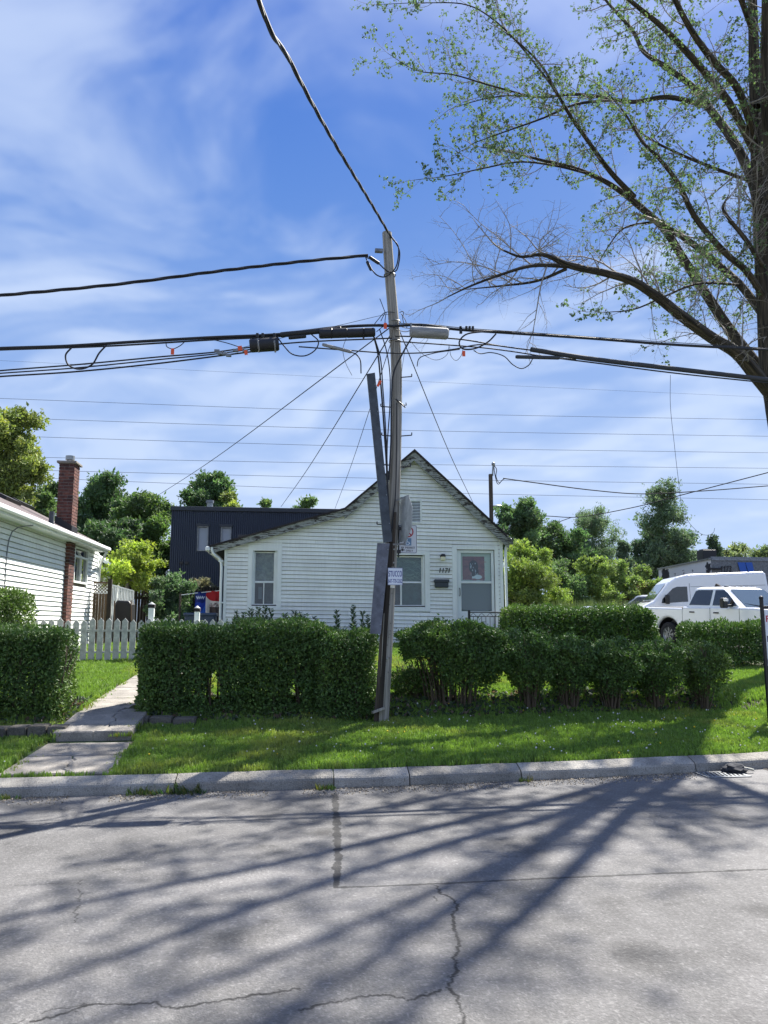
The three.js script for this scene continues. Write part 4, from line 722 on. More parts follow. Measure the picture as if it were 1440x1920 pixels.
// ================================================================== HEDGES AND BUSHES
// a clipped hedge: a crowd of small glossy leaves near the skin of a rounded block, thinning towards the foot, on many stems
function hedge(name, label, { x0, x1, zf, zb, top, n, size = .045, seed = 1, c = [.074, .162, .025], foot = .3, round = .16, thin = .32, topFn = null, group = null, cat = 'hedge', stems = 26, tip = [.19, .29, .035], geo = SMALL, gap = null, core = .14 }) {
  const r = rand(seed), cx = (x0 + x1) / 2, cz = (zf + zb) / 2, gy = Math.min(H(x0, cz), H(x1, cz), H(cx, zf)), t = thing(name, label, cat, V(cx, H(cx, cz), cz), group), list = [];
  const hx = (x1 - x0) / 2, hz = Math.abs(zf - zb) / 2, hh = (top - gy) / 2, cy = gy + hh;
  let guard = 0;
  while (list.length < n && guard++ < n * 8) {
    // a point on the block's faces, then sunk in and roughened
    const A = [hx * 2 * hz * 2 * 1.25, hx * 2 * hh * 2, hx * hh * 2, hz * 2 * hh * 2, hz * 2 * hh * 2], S = A.reduce((a, b) => a + b, 0); let k = r() * S, fc = 0; while (k > A[fc]) k -= A[fc++];
    let u = r() * 2 - 1, v = r() * 2 - 1, p = [V(u, 1, v), V(u, v, 1), V(u, v, -1), V(1, u, v), V(-1, u, v)][fc];
    const nn = [V(0, 1, 0), V(0, 0, 1), V(0, 0, -1), V(1, 0, 0), V(-1, 0, 0)][fc];
    const X = p.x * hx, Y = p.y * hh, Z = p.z * hz;
    // round the corners
    if (r() < core) { const P = V(cx + (r() * 2 - 1) * (hx - .12), cy + (r() * 2 - 1) * (hh - .1), cz + (r() * 2 - 1) * (hz - .12)); const q = .5 + r() * .5, t1 = (P.y - gy) / (2 * hh); if (P.y > H(P.x, P.z) + .04 && !(t1 < foot && r() > thin) && !(gap && gap(P.x, P.y))) list.push([P, dirRand(r), size * (.8 + r() * .6), c[0] * q, c[1] * q, c[2] * q, r() * 6.28]); continue; }
    const q = V(Math.abs(X) - (hx - round), Math.abs(Y) - (hh - round), Math.abs(Z) - (hz - round)), m = V(Math.max(q.x, 0), Math.max(q.y, 0), Math.max(q.z, 0)), ml = m.length(); let pull = ml > round ? ml - round : 0; let dir = V(Math.sign(X) * m.x, Math.sign(Y) * m.y, Math.sign(Z) * m.z); if (ml > 0) dir.divideScalar(ml); else dir = nn.clone();
    const bump = (fbm(X * 2.6 + Z * 2 + seed * 3, Y * 2.6 + Z * 1.7, 3) - .5) * .21 + (fbm(X * 9 + seed, Y * 9 + Z * 7, 2) - .5) * .07;
    const sink = Math.pow(r(), 1.6) * .36 - (r() < .02 ? .02 + r() * .06 : 0);
    let P = V(cx + X, cy + Y, cz + Z).addScaledVector(dir, -pull + bump - sink);
    if (topFn && P.y > topFn(P.x)) P.y = topFn(P.x) - r() * .12;
    const t01 = (P.y - gy) / (2 * hh); if (t01 < foot && r() > thin + (1 - thin) * Math.pow(Math.max(0, t01) / foot, 1.3)) continue; if (P.y < H(P.x, P.z) + .02) continue;
    if (gap && gap(P.x, P.y) && r() < .93) continue;
    const shade = .55 + r() * .8, y = r() * r() * .55 + .5 * sstep(.5, .7, fbm(P.x * 2.3 + seed, P.y * 2.3 + P.z, 3)) * r(), d = dir.clone().multiplyScalar(.55).add(dirRand(r)).add(V(0, .35, 0)).normalize();
    list.push([P, d, size * (.65 + r() * .7), mix(c[0], tip[0], y) * shade, mix(c[1], tip[1], y) * shade, mix(c[2], tip[2], y) * shade, r() * 6.28]);
  }
  leaves('foliage', geo, LEAFSHINY, t, list);
  const st = []; for (let i = 0; i < stems; i++) { const x = mix(x0 + .1, x1 - .1, r()), z = mix(zf - .12, zb + .12, r()), h = (top - gy) * (.55 + r() * .35), a = V(x, H(x, z) - .03, z), b = V(x + (r() - .5) * .3, gy + h, z + (r() - .5) * .25); st.push(limb([a, a.clone().lerp(b, .5).add(V((r() - .5) * .08, 0, (r() - .5) * .08)), b], [.013 + r() * .008, .005], 5, 2)); for (let j = 0; j < 3; j++) { const m = a.clone().lerp(b, .25 + r() * .6); st.push(limb([m, m.clone().add(V((r() - .5) * .35, .12 + r() * .22, (r() - .5) * .3))], [.006, .003], 4, 1)); } }
  if (st.length) part('stems', join(st), M.stem, t, 'stuff');
  return t;
}
// a vase shaped privet bush, stems fanning up from the foot
function bush(label, { x, z, w, top, n, seed, size = .043, depth = .42, group, c = [.074, .162, .025], tip = [.17, .27, .035], w0 = .42, name = 'privet_bush', low = .34, hole = null }) {
  const r = rand(seed), gy = H(x, z), t = thing(name, label, 'bush', V(x, gy, z), group), h = top - gy, list = [], st = [];
  const wid = (q) => w * mix(w0, 1, sstep(.02, .62, q)), dep = (q) => depth * mix(.45, 1, sstep(.02, .55, q));
  let guard = 0;
  while (list.length < n && guard++ < n * 9) {
    const q = Math.pow(r(), .62), keep = sstep(.05, low + .22, q) * .97 + .03; if (r() > keep) continue;
    const a = r() * 6.283, rim = Math.pow(r(), .34), e = 4, ca = Math.cos(a), sa = Math.sin(a), k = Math.pow(Math.pow(Math.abs(ca), e) + Math.pow(Math.abs(sa), e), -1 / e) * rim;
    const lump = 1 + (fbm(ca * 2 + q * 3 + seed, sa * 2 + q * 4, 3) - .5) * .6, edge = 1 - .35 * sstep(.86, 1, q) * rim;
    const P = V(x + ca * k * wid(q) * .5 * lump * edge, gy + h * q * (1 - .09 * rim * rim * sstep(.7, 1, q)) + (fbm(ca * 2 + seed, sa * 2, 3) - .5) * .26 * q + (r() < .03 ? r() * .1 : 0), z + sa * k * dep(q) * lump * edge);
    if (hole && hole(P) && r() < .9) continue; if (P.y < gy + .02) continue;
    const out = V(ca, .5, sa), y = r() * r() * .55 + .5 * sstep(.5, .7, fbm(P.x * 2.6 + seed, P.y * 2.6 + P.z, 3)) * r(), shade = .55 + r() * .8;
    list.push([P, out.multiplyScalar(.5).add(dirRand(r)).add(V(0, .3, 0)).normalize(), size * (.65 + r() * .7), mix(c[0], tip[0], y) * shade, mix(c[1], tip[1], y) * shade, mix(c[2], tip[2], y) * shade, r() * 6.28]);
  }
  leaves('foliage', SMALL, LEAFSHINY, t, list);
  const ns = Math.round(20 + w * 26); for (let i = 0; i < ns; i++) { const a = r() * 6.28, q = Math.sqrt(r()), b0 = V(x + Math.cos(a) * q * w * w0 * .42, gy - .02, z + Math.sin(a) * q * depth * .4), e = V(x + Math.cos(a) * q * w * .46, gy + h * (.62 + r() * .28), z + Math.sin(a) * q * depth * .85), m = b0.clone().lerp(e, .45).add(V((r() - .5) * .07 - Math.cos(a) * q * w * .04, 0, (r() - .5) * .07)); st.push(limb([b0, m, e], [.011 + r() * .007, .008, .004], 5, 3)); for (let j = 0; j < 3; j++) { const p = m.clone().lerp(e, r() * .8); st.push(limb([p, p.clone().add(V((r() - .5) * .3, .1 + r() * .2, (r() - .5) * .25))], [.005, .0025], 4, 1)); } }
  part('stems', join(st), M.stem, t, 'stuff'); return t;
}
{
  const z1 = -10.3, X = (px, z = z1) => atZ(px, 1250, z).x, Y = (py, z = z1) => atZ(720, py, z).y;
  hedge('hedge', 'clipped dark hedge left of the garden path', { x0: X(-150), x1: X(124), zf: -10.15, zb: -11.0, top: Y(1178), n: 38000, seed: 11, stems: 26, thin: .75 });
  const gm = (a, b, rx, ry) => { const c = atZ(a, b, -10.5); return (x, y) => Math.hypot((x - c.x) / rx, (y - c.y) / ry) < 1; }, g1 = gm(402, 1290, .10, .22), g2 = gm(555, 1300, .07, .12);
  hedge('hedge', 'long clipped hedge between the path and the pole', { x0: X(258), x1: X(618), zf: -10.2, zb: -11.15, top: Y(1173), n: 72000, seed: 12, stems: 46, thin: .6, gap: (x, y) => g1(x, y) || g2(x, y) });
  hedge('hedge', 'shorter hedge block touching the wooden pole on its left', { x0: X(598), x1: X(704), zf: -10.05, zb: -11.0, top: Y(1187), n: 24000, seed: 13, stems: 18, thin: .7 });
  const G = 'privet bushes in the row right of the pole', hc = atZ(790, 1272, -10.5);
  bush('largest bush in the row, hollow on its left, beside the pole', { x: X(852, -10.6), z: -10.65, w: X(948, -10.6) - X(752, -10.6), top: Y(1162, -10.65), n: 30000, seed: 21, depth: .46, group: G, w0: .66, low: .2, hole: (p) => Math.hypot((p.x - hc.x) / .26, (p.y - hc.y) / .30) < 1 });
  bush('second bush right of the pole, close against the largest bush', { x: X(990, -10.6), z: -10.6, w: .76, top: Y(1187, -10.6), n: 13500, seed: 22, group: G, w0: .38 });
  bush('third bush right of the pole in the hedge row', { x: X(1062, -10.65), z: -10.65, w: .70, top: Y(1194, -10.65), n: 12500, seed: 23, group: G, w0: .44, low: .3 });
  bush('fourth bush right of the pole, bare stems at its foot', { x: X(1142, -10.65), z: -10.65, w: .72, top: Y(1199, -10.65), n: 12500, seed: 24, group: G, w0: .34 });
  bush('fifth bush right of the pole, second from the row end', { x: X(1226, -10.7), z: -10.7, w: .74, top: Y(1203, -10.7), n: 12500, seed: 25, group: G, w0: .32 });
  bush('last and smallest bush at the right end of the row', { x: X(1313, -10.75), z: -10.75, w: .60, top: Y(1209, -10.75), n: 8000, seed: 26, group: G, w0: .26, low: .42, c: [.075, .15, .025] });
  bush('low sprawling shrub under the largest bush by the pole', { x: X(775, -10.9), z: -11.0, w: .62, top: Y(1258, -11), n: 3600, seed: 27, depth: .3, w0: .5, low: .2, name: 'shrub' });
  hedge('hedge', 'rounded clipped hedge in front of the parked cars', { x0: atZ(950, 1160, -17).x, x1: atZ(1224, 1160, -17).x, zf: -16.6, zb: -17.9, top: atZ(1000, 1140, -17).y, n: 46000, size: .065, seed: 14, round: .3, stems: 22, foot: .10, thin: .9, core: .35, tip: [.2, .30, .035] });
  hedge('hedge', 'low clipped hedge in front of the white pickup', { x0: atZ(1284, 1190, -15).x, x1: atZ(1500, 1190, -15).x, zf: -14.6, zb: -15.6, top: atZ(1350, 1168, -15).y, n: 26000, size: .056, seed: 15, round: .2, stems: 22, foot: .2, thin: .5, tip: [.16, .26, .03] });
  hedge('rounded_shrub', 'rounded clipped shrub against the bungalow wall', { x0: atZ(-60, 1130, -13.6).x, x1: atZ(57, 1130, -13.6).x, zf: -13.1, zb: -14.1, top: atZ(10, 1105, -13.6).y, n: 15000, size: .055, seed: 16, round: .34, stems: 12, foot: .2, cat: 'shrub', c: [.09, .17, .02], tip: [.17, .27, .03] });
}
{ // ground litter and creeping plants under the hedges
  const r = rand(33), list = []; for (let i = 0; i < 5200; i++) { const x = mix(-4, 6.2, r()), z = kz(x) - KW - 2.15 - r() * 1.1; if (!offPath(x, z)) continue; const k = .5 + r() * .7, dry = r() < .3; list.push([V(x, H(x, z) + .005 + r() * .05, z), V((r() - .5) * 2, .6, (r() - .5) * 2).normalize(), .03 + r() * .05, (dry ? .16 : .04) * k, (dry ? .11 : .085) * k, (dry ? .06 : .02) * k, r() * 6.28]); }
  const o = leaves('x', ROUND, LEAF, scene, list); o.name = numbered('ground_cover'); o.userData.label = 'low creeping leaves and dry litter under the hedges'; o.userData.category = 'ground cover';
}
{ // tall leafy weeds before the house wall
  const r = rand(52), z = -20.6; const spot = [[443, 1147], [459, 1149], [470, 1142], [484, 1139], [497, 1136], [508, 1141], [534, 1151], [552, 1147], [562, 1150], [572, 1152], [590, 1157], [632, 1146], [662, 1136], [680, 1148], [690, 1152]];
  const where = ['first', 'second', 'third', 'fourth', 'fifth', 'sixth', 'seventh', 'eighth', 'ninth', 'tenth', 'eleventh', 'twelfth', 'thirteenth', 'fourteenth', 'fifteenth'];
  spot.forEach(([px, py], i) => {
    const p = atZ(px, py, z), gy = H(p.x, z), t = thing('tall_weed', `${where[i]} leafy weed from the left along the white house wall`, 'plant', V(p.x, gy, z), 'tall weeds along the house wall'), list = [];
    for (let y = gy + .12; y < p.y; y += .035) for (let k = 0; k < 4; k++) { const a = r() * 6.28, q = 1 - (y - gy) / (p.y - gy) * .45; list.push([V(p.x, y, z), V(Math.cos(a), .35 + r() * .5, Math.sin(a)).normalize(), (.15 + r() * .08) * q, .045 + r() * .03, .095 + r() * .05, .04, r() * 6.28]); }
    leaves('foliage', leafGeo(.34), LEAF, t, list); part('stem', limb([V(p.x, gy - .02, z), V(p.x + .01, p.y, z)], [.008, .004], 5, 2), M.stem, t);
  });
}

// ================================================================== UTILITY POLE, ITS SIGNS AND ITS CABLES
const ZP = -10.04, pp = (x, y, z = ZP) => atZ(x, y, z);
{
  const rows = [[437, 725.5, .066], [520, 731, .070], [600, 738, .072], [680, 743, .074], [818, 742.5, .075], [898, 740, .078], [980, 736, .081], [1080, 730.5, .084], [1180, 725, .087], [1280, 719.5, .091], [1345, 714.5, .094]].reverse();
  const pts = rows.map(([y, x]) => pp(x, y)); pts[0].y = H(pts[0].x, ZP) - .05;
  const base = pts[0].clone(); base.y = H(base.x, ZP);
  const pole = thing('utility_pole', 'weathered wooden utility pole in front of the white house', 'pole', base);
  const shaft = part('shaft', limb(pts, rows.map((r) => r[2]), 22, 5), M.pole, pole);
  part('pole_top', new THREE.SphereGeometry(.066, 18, 6, 0, 7, 0, Math.PI / 2).scale(1, .25, 1).translate(pts[10].x, pts[10].y - .001, ZP), M.pole, shaft);
  // step pegs
  const peg = (x, y, s, L = 20) => { const a = pp(x - s * 6, y, ZP + .02), b = pp(x + s * L, y - 2, ZP + .06), c = pp(x + s * L, y - 7, ZP + .06); part('step_peg', join([rod(a, b, .0075), rod(b, c, .0075)]), M.iron, pole); };
  peg(752, 708, 1); peg(752, 818, 1); peg(751, 876, 1, 19); peg(734, 764, -1); peg(734, 818, -1, 18); peg(731, 873, -1, 16); peg(733, 985, -1, 26);
  { const a = pp(742, 748, ZP + .07), b = pp(760, 764, ZP + .12); part('bracket', join([rod(a, b, .009), rod(pp(752, 758, ZP + .1), pp(762, 760, ZP + .1), .006), rod(pp(762, 760, ZP + .1), pp(761, 755, ZP + .1), .006)]), M.iron, pole); }
  part('bolt_plate', beam(pp(741, 960, ZP + .095), pp(736, 1062, ZP + .1), .035, .008), M.timber, pole);
  for (const [x, y] of [[738, 1055], [739, 1030], [728, 1098], [726, 1235]]) part('bolt', rod(pp(x, y, ZP + .085), pp(x, y, ZP + .115), .012, .010, 8), M.alu, pole);
  part('tree_tag', rbox(pp(727, 1095).x, pp(738, 1095).x, pp(730, 1103).y, pp(730, 1098).y, ZP + .085, ZP + .098, .002), M.trim, pole);
  for (const y of [604, 640, 516]) { const p = pp(y < 600 ? 731 : 740, y); part('strap', new THREE.TorusGeometry(.080, .007, 6, 24).rotateX(Math.PI / 2).translate(p.x, p.y, ZP), M.steel, pole); }
  { const r = rand(61); for (let i = 0; i < 26; i++) { const y = 1080 + r() * 210, x = mix(730, 719, (y - 1080) / 210) + (r() - .35) * 14, p = pp(x, y, ZP + .083); part('staple', box(p.x - .006, p.x + .006, p.y - .003, p.y + .003, p.z - .02, p.z + .012), r() < .4 ? M.alu : M.iron, pole); } }
  // loose timber guard at the foot
  part('foot_board', beam(V(pp(705, 1338, -9.96).x, H(.9, -9.96) - .02, -9.96), pp(726, 1075, -9.96), .065, .03), M.timber, pole);
  part('foot_board', beam(V(pp(713, 1340, -9.93).x, H(1, -9.93) - .02, -9.93), pp(722, 1150, -9.93), .04, .025), M.pole, pole);
  part('foot_plank', beam(pp(698, 1336, -9.88), pp(722, 1327, -9.9), .03, .09), M.pole, pole);
}
function channel(name, label, tl, tr, bl, br, z0, z1, m) {    // a folded steel cover, leaning; corners are picture points
  const A = pp(...tl, z0), B = pp(...tr, z0), C = pp(...br, z1), D = pp(...bl, z1), d = V(0, 0, -.055), e = B.clone().sub(A).setLength(.012);
  const o = thing(name, label, 'cable guard', V(D.x, D.y, z1));
  part('face', quadGeo([[D, C, B, A], [D.clone().add(V(0, 0, -.004)), A.clone().add(V(0, 0, -.004)), B.clone().add(V(0, 0, -.004)), C.clone().add(V(0, 0, -.004))]]), m, o);
  part('flange', quadGeo([[A, D, D.clone().add(d), A.clone().add(d)]]), m, o); part('flange', quadGeo([[C, B, B.clone().add(d), C.clone().add(d)]]), m, o);
  for (let i = 0; i < 6; i++) { const p = B.clone().lerp(C, .07 + i * .165).addScaledVector(e, -1.2); part('rivet', rod(p, p.clone().add(V(0, 0, .006)), .006, .006, 8), M.alu, o); }
  return o;
}
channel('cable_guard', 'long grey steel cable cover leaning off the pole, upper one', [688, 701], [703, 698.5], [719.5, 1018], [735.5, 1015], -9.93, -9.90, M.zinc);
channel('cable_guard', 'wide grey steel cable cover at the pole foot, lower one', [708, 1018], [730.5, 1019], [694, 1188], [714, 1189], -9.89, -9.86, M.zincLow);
lone('timber_guard', 'dark timber strip behind the lower cable cover on the pole', 'timber', beam(pp(733, 1016, -9.93), pp(714, 1330, -9.93), .05, .03), M.fenceDark);
{ // stop sign seen from behind
  const c = pp(758, 973, ZP + .10), t = thing('traffic_sign', 'grey back of an octagonal traffic sign seen nearly edge on', 'sign', V(c.x, c.y, c.z));
  const a = []; for (let i = 0; i < 8; i++) { const q = R(22.5 + i * 45); a.push([Math.cos(q) * .325, Math.sin(q) * .325]); }
  const g = prism(a, 0, .004); g.rotateY(R(-78)); g.rotateX(R(3)); g.rotateZ(R(-3)); g.translate(c.x, c.y, c.z); part('plate', g, mat(.66, .70, .68, .5, { metalness: 0, map: tGrain }), t);
  part('arm', beam(pp(741, 939, ZP + .09), pp(767, 929, ZP + .12), .022, .022), M.steel, t); part('arm', beam(pp(733, 1021, ZP + .09), pp(758, 1020, ZP + .12), .024, .02), M.steel, t);
  part('arm_end', rbox(pp(755, 1023).x, pp(758, 1023).x, pp(755, 1024).y, pp(755, 1017).y, ZP + .09, ZP + .15, .004), M.steel, t);
}
{ // parking sign
  const A = pp(747, 1037.5, ZP - .02), B = pp(782, 1038.5, ZP - .02), C = pp(782.5, 985.5, ZP - .02), D = pp(748, 984, ZP - .02), t = thing('parking_sign', 'white parking sign with red circle and wheelchair symbol on pole', 'sign', V(A.x, A.y, A.z));
  const w = B.x - A.x, h = D.y - A.y;
  const img = paint(256, 400, (g, W, Hh) => {
    g.fillStyle = '#cfd3d6'; g.fillRect(0, 0, W, Hh); g.strokeStyle = '#1c2026'; g.lineWidth = 5; g.beginPath(); g.roundRect(8, 8, W - 16, Hh - 16, 22); g.stroke();
    g.fillStyle = '#14161a'; g.font = 'bold 118px sans-serif'; g.textAlign = 'center'; g.textBaseline = 'middle'; g.fillText('P', 128, 96);
    g.strokeStyle = '#a3202c'; g.lineWidth = 17; g.beginPath(); g.arc(128, 96, 72, 0, 7); g.stroke(); g.beginPath(); g.moveTo(78, 46); g.lineTo(178, 146); g.stroke();
    g.fillStyle = '#6a8ba8'; g.fillRect(82, 186, 96, 104); g.strokeStyle = '#e9eef2'; g.lineWidth = 8; g.beginPath(); g.arc(126, 256, 23, -.5, 4.0); g.stroke(); g.fillStyle = '#e9eef2'; g.beginPath(); g.arc(118, 204, 8, 0, 7); g.fill(); g.beginPath(); g.moveTo(118, 214); g.lineTo(122, 240); g.lineTo(146, 242); g.lineTo(156, 268); g.stroke();
    g.fillStyle = '#14161a'; g.font = 'bold 40px sans-serif'; g.fillText('BY PERMIT', 132, 320, 190); g.fillText('ONLY', 150, 362, 100); g.beginPath(); g.moveTo(28, 352); g.lineTo(62, 330); g.lineTo(62, 374); g.fill(); g.fillRect(60, 344, 24, 16);
  });
  part('plate', rbox(A.x, B.x, A.y, D.y, A.z - .006, A.z, .002), M.alu, t);
  card(V(A.x, A.y, A.z + .002), V(B.x, A.y, A.z + .002), V(B.x, D.y, A.z + .002), V(A.x, D.y, A.z + .002), 'face', img, t, .5);
  part('mount_bar', rod(pp(747, 1045, ZP + .0), pp(748, 985, ZP + .0), .01), M.iron, t); part('clamp', rbox(pp(742, 1034).x, pp(751, 1034).x, pp(745, 1038).y, pp(745, 1031).y, ZP - .005, ZP + .03, .004), M.iron, t); part('clamp', rbox(pp(742, 990).x, pp(751, 990).x, pp(745, 994).y, pp(745, 988).y, ZP - .005, ZP + .03, .004), M.iron, t);
}
{ // the small advert
  const z = -9.895, A = pp(727, 1097, z), B = pp(755, 1096, z), D = pp(727.5, 1064.5, z), t = thing('advert_sign', 'small white sign with blue word STUCCO nailed to the pole', 'sign', V(A.x, A.y, z));
  const img = paint(256, 288, (g, W, h) => { g.fillStyle = '#dfe4ea'; g.fillRect(0, 0, W, h); g.strokeStyle = '#24316e'; g.lineWidth = 6; g.strokeRect(4, 4, W - 8, h - 8); g.fillStyle = '#1f2f7a'; g.textAlign = 'center'; g.textBaseline = 'middle'; g.save(); g.translate(128, 100); g.scale(1, 2.15); g.font = 'bold 62px sans-serif'; g.fillText('STUCCO', 0, 0, 236); g.restore(); g.save(); g.translate(128, 220); g.scale(1, 2.0); g.font = 'bold 44px sans-serif'; g.fillText('647-770-3262', 0, 0, 238); g.restore(); });
  part('board', box(A.x, B.x, A.y, D.y, z - .006, z - .001), M.trim, t); card(V(A.x, A.y, z + .001), V(B.x, A.y, z + .001), V(B.x, D.y, z + .001), V(A.x, D.y, z + .001), 'print', img, t, .5);
}
// ---- cables
const cab = (name, label, pts, r, m = M.cable, group = null, cat = 'cable') => lone(name, label, cat, tube(pts.map(([x, y, z]) => pp(x, y, z ?? ZP + .12)), r, 7, 8), m, group);
function twist(name, label, pts, r, turn = .22, strands = 3, m = M.cable) {
  const c = new THREE.CatmullRomCurve3(pts, false, 'centripetal'), L = c.getLength(), n = Math.ceil(L / .05), out = [];
  for (let k = 0; k < strands; k++) { const q = []; for (let i = 0; i <= n; i++) { const t = i / n, p = c.getPointAt(t), d = c.getTangentAt(t), a = V(0, 1, 0).addScaledVector(d, -d.y).normalize(), b = d.clone().cross(a), w = t * L / turn * 1.6 + k * 6.283 / strands + Math.sin(t * 9) * .6; q.push(p.addScaledVector(a, Math.cos(w) * r).addScaledVector(b, Math.sin(w) * r)); } out.push(new THREE.TubeGeometry(new THREE.CatmullRomCurve3(q), n, r * .95, 5, false).toNonIndexed()); }
  return lone(name, label, 'cable', join(out), m);
}
twist('service_cable', 'thick twisted cable running overhead from the pole top', [pp(734, 446, -10), pp(690, 372, -8.6), pp(640, 290, -7.3), pp(590, 203, -6.2), pp(540, 108, -5.3), pp(486, 2, -4.5), V(-1.0, 7.9, -3.2), V(-2.2, 8.4, 1)], .0095, .30);
twist('service_cable', 'twisted cable from the pole top leaving to the left', [pp(-60, 559), pp(0, 554), pp(220, 533), pp(430, 506), pp(580, 489), pp(690, 479)], .0125, .30);
{
  const t = thing('cable_connectors', 'black splice connectors hanging at the pole top', 'connector', pp(705, 488));
  const cap = (a, b, r) => { const d = b.clone().sub(a), g = new THREE.CapsuleGeometry(r, d.length(), 4, 10).translate(0, d.length() / 2, 0); g.applyQuaternion(new THREE.Quaternion().setFromUnitVectors(V(0, 1, 0), d.normalize())); return g.translate(a.x, a.y, a.z).toNonIndexed(); };
  part('splice', cap(pp(694, 483), pp(709, 493), .024), M.closure, t); part('splice', cap(pp(689, 492), pp(695, 505), .022), M.closure, t); part('clevis', rbox(pp(702, 474).x, pp(717, 474).x, pp(708, 477).y, pp(708, 471).y, ZP + .03, ZP + .09, .006), M.steel, t); part('lead', tube([pp(685, 479), pp(690, 484), pp(694, 484)], .008), M.cable, t); part('lead', tube([pp(685, 480), pp(687, 486), pp(690, 492)], .008), M.cable, t);
}
cab('jumper_cable', 'black jumper loop around the right side of pole top', [[734, 444], [742, 455], [749, 470], [748, 492], [742, 508], [728, 509], [709, 493]], .009);
cab('jumper_cable', 'second jumper loop hanging under the pole top splices', [[736, 448], [746, 460], [747, 480], [741, 503], [722, 519], [707, 516], [696, 504]], .009);
cab('trunk_cable', 'thick black trunk cable bundle leaving to the left', [[-60, 656], [0, 653], [120, 649], [250, 641], [390, 633], [520, 627], [570, 621], [640, 613], [710, 610], [741, 612]], .020);
cab('trunk_cable', 'thinner cable lashed under the left trunk bundle', [[-60, 659], [0, 656], [200, 649], [400, 637], [520, 631], [600, 624]], .012);
cab('strand_cable', 'first of three parallel cables sagging to the left', [[-60, 701], [0, 695], [140, 684], [300, 669], [405, 660], [470, 651], [560, 642], [735, 634]], .010, M.cable, 'parallel cables at left');
cab('strand_cable', 'second of three parallel cables sagging to the left', [[-60, 705], [0, 700], [140, 690], [300, 674], [410, 663], [470, 655]], .009, M.cable, 'parallel cables at left');
cab('strand_cable', 'lowest of three parallel cables sagging to the left', [[-60, 711], [0, 706], [140, 697], [300, 681], [420, 666], [475, 659]], .011, M.cable, 'parallel cables at left');
cab('cable_loop', 'large slack loop hanging below the left trunk bundle', [[200, 647, -9.88], [186, 662, -9.86], [172, 684, -9.86], [148, 692, -9.86], [128, 684, -9.86], [123, 666, -9.86], [134, 652, -9.88]], .011);
cab('cable_loop', 'small slack loop with red tag below left bundle', [[311, 641, -9.88], [313, 650, -9.87], [324, 654, -9.87], [338, 648, -9.87], [346, 641, -9.88]], .006);
cab('cable_loop', 'round loop hanging right of the black canister', [[520, 632, -9.86], [532, 648, -9.85], [548, 664, -9.85], [572, 667, -9.85], [592, 655, -9.85], [597, 640, -9.85], [584, 627, -9.87]], .0085);
cab('lead_cable', 'straight lead from left bundle down to the canister', [[400, 637, -9.88], [425, 643, -9.87], [447, 650, -9.87]], .006);
cab('dead_end_cable', 'cut cable end dangling left of the cable cover', [[655, 659, -9.85], [667, 664, -9.85], [675, 674, -9.85], [677, 700, -9.85]], .0085);
cab('dead_end_cable', 'thin wire hanging from the long black closure', [[649, 634, -9.86], [643, 655, -9.85], [648, 680, -9.85], [660, 704, -9.85]], .0035);
cab('drop_cable', 'cable passing behind the pole from grey splice to right', [[560, 650, -9.86], [655, 657, -9.87], [730, 662, -9.9], [800, 661, -9.9], [850, 655, -9.88], [900, 646, -9.88], [950, 650, -9.88]], .009);
cab('trunk_cable', 'thick black trunk cable bundle leaving to the right', [[741, 611], [790, 609], [850, 617], [950, 624], [1100, 634], [1260, 646], [1440, 656], [1520, 662]], .019);
cab('trunk_cable', 'thin steel strand along the top of right trunk bundle', [[741, 606], [800, 608], [870, 615], [1000, 624], [1200, 638], [1440, 653], [1520, 658]], .005, M.cableGrey);
cab('strand_cable', 'upper of two cables joining the right sheath', [[741, 630], [800, 632], [870, 637], [940, 649], [1000, 657], [1060, 664]], .010, M.cable, 'cables joining the right sheath');
cab('strand_cable', 'lower of two cables joining the right sheath', [[741, 640], [830, 646], [905, 652], [960, 659], [1020, 668], [1080, 674]], .009, M.cable, 'cables joining the right sheath');
cab('sheathed_cable', 'heavy grey sheathed cable descending to the right', [[995, 655, -9.86], [1050, 664, -9.86], [1110, 673, -9.86], [1260, 691, -9.86], [1440, 712, -9.86], [1520, 722, -9.86]], .034, M.cableGrey);
cab('strand_cable', 'cable hanging just below the heavy sheathed cable', [[1040, 671, -9.84], [1120, 681, -9.84], [1260, 699, -9.84], [1440, 718, -9.84], [1520, 727, -9.84]], .010);
cab('cable_loop', 'big black loop right of the grey canister', [[960, 622, -9.84], [905, 622, -9.84], [872, 628, -9.84], [861, 642, -9.84], [866, 653, -9.84], [888, 654, -9.84], [915, 641, -9.84], [930, 626, -9.84]], .011);
cab('cable_loop', 'slack curve hanging right of the red tag', [[888, 657, -9.84], [900, 663, -9.84], [920, 661, -9.84], [945, 668, -9.84], [962, 684, -9.84], [978, 691, -9.84], [992, 684, -9.84], [999, 672, -9.84]], .007);
cab('cable_loop', 'thin loop below grey canister, left of the tag', [[842, 648, -9.86], [838, 665, -9.85], [818, 675, -9.85], [790, 662, -9.86], [770, 640, -9.9]], .0035);
cab('cable_loop', 'thin loop hanging beside the red tag', [[843, 650, -9.85], [846, 668, -9.84], [855, 676, -9.84], [864, 668, -9.84], [868, 656, -9.84]], .0035);
cab('dead_end_cable', 'cut cable end dangling right of the pole', [[862, 655, -9.86], [810, 663, -9.86], [786, 672, -9.86], [782, 687, -9.86]], .0065);
cab('riser_cable', 'first black riser cable down the left of the pole', [[700, 628, -9.9], [708, 660, -9.9], [714, 720, -9.92], [720, 800, -9.92], [726, 900, -9.92], [729, 1010, -9.93]], .0115);
cab('riser_cable', 'second black riser cable down the left of the pole', [[702, 632, -9.88], [713, 670, -9.9], [718, 730, -9.9], [724, 820, -9.9], [728, 930, -9.92], [731, 1010, -9.92]], .0085);
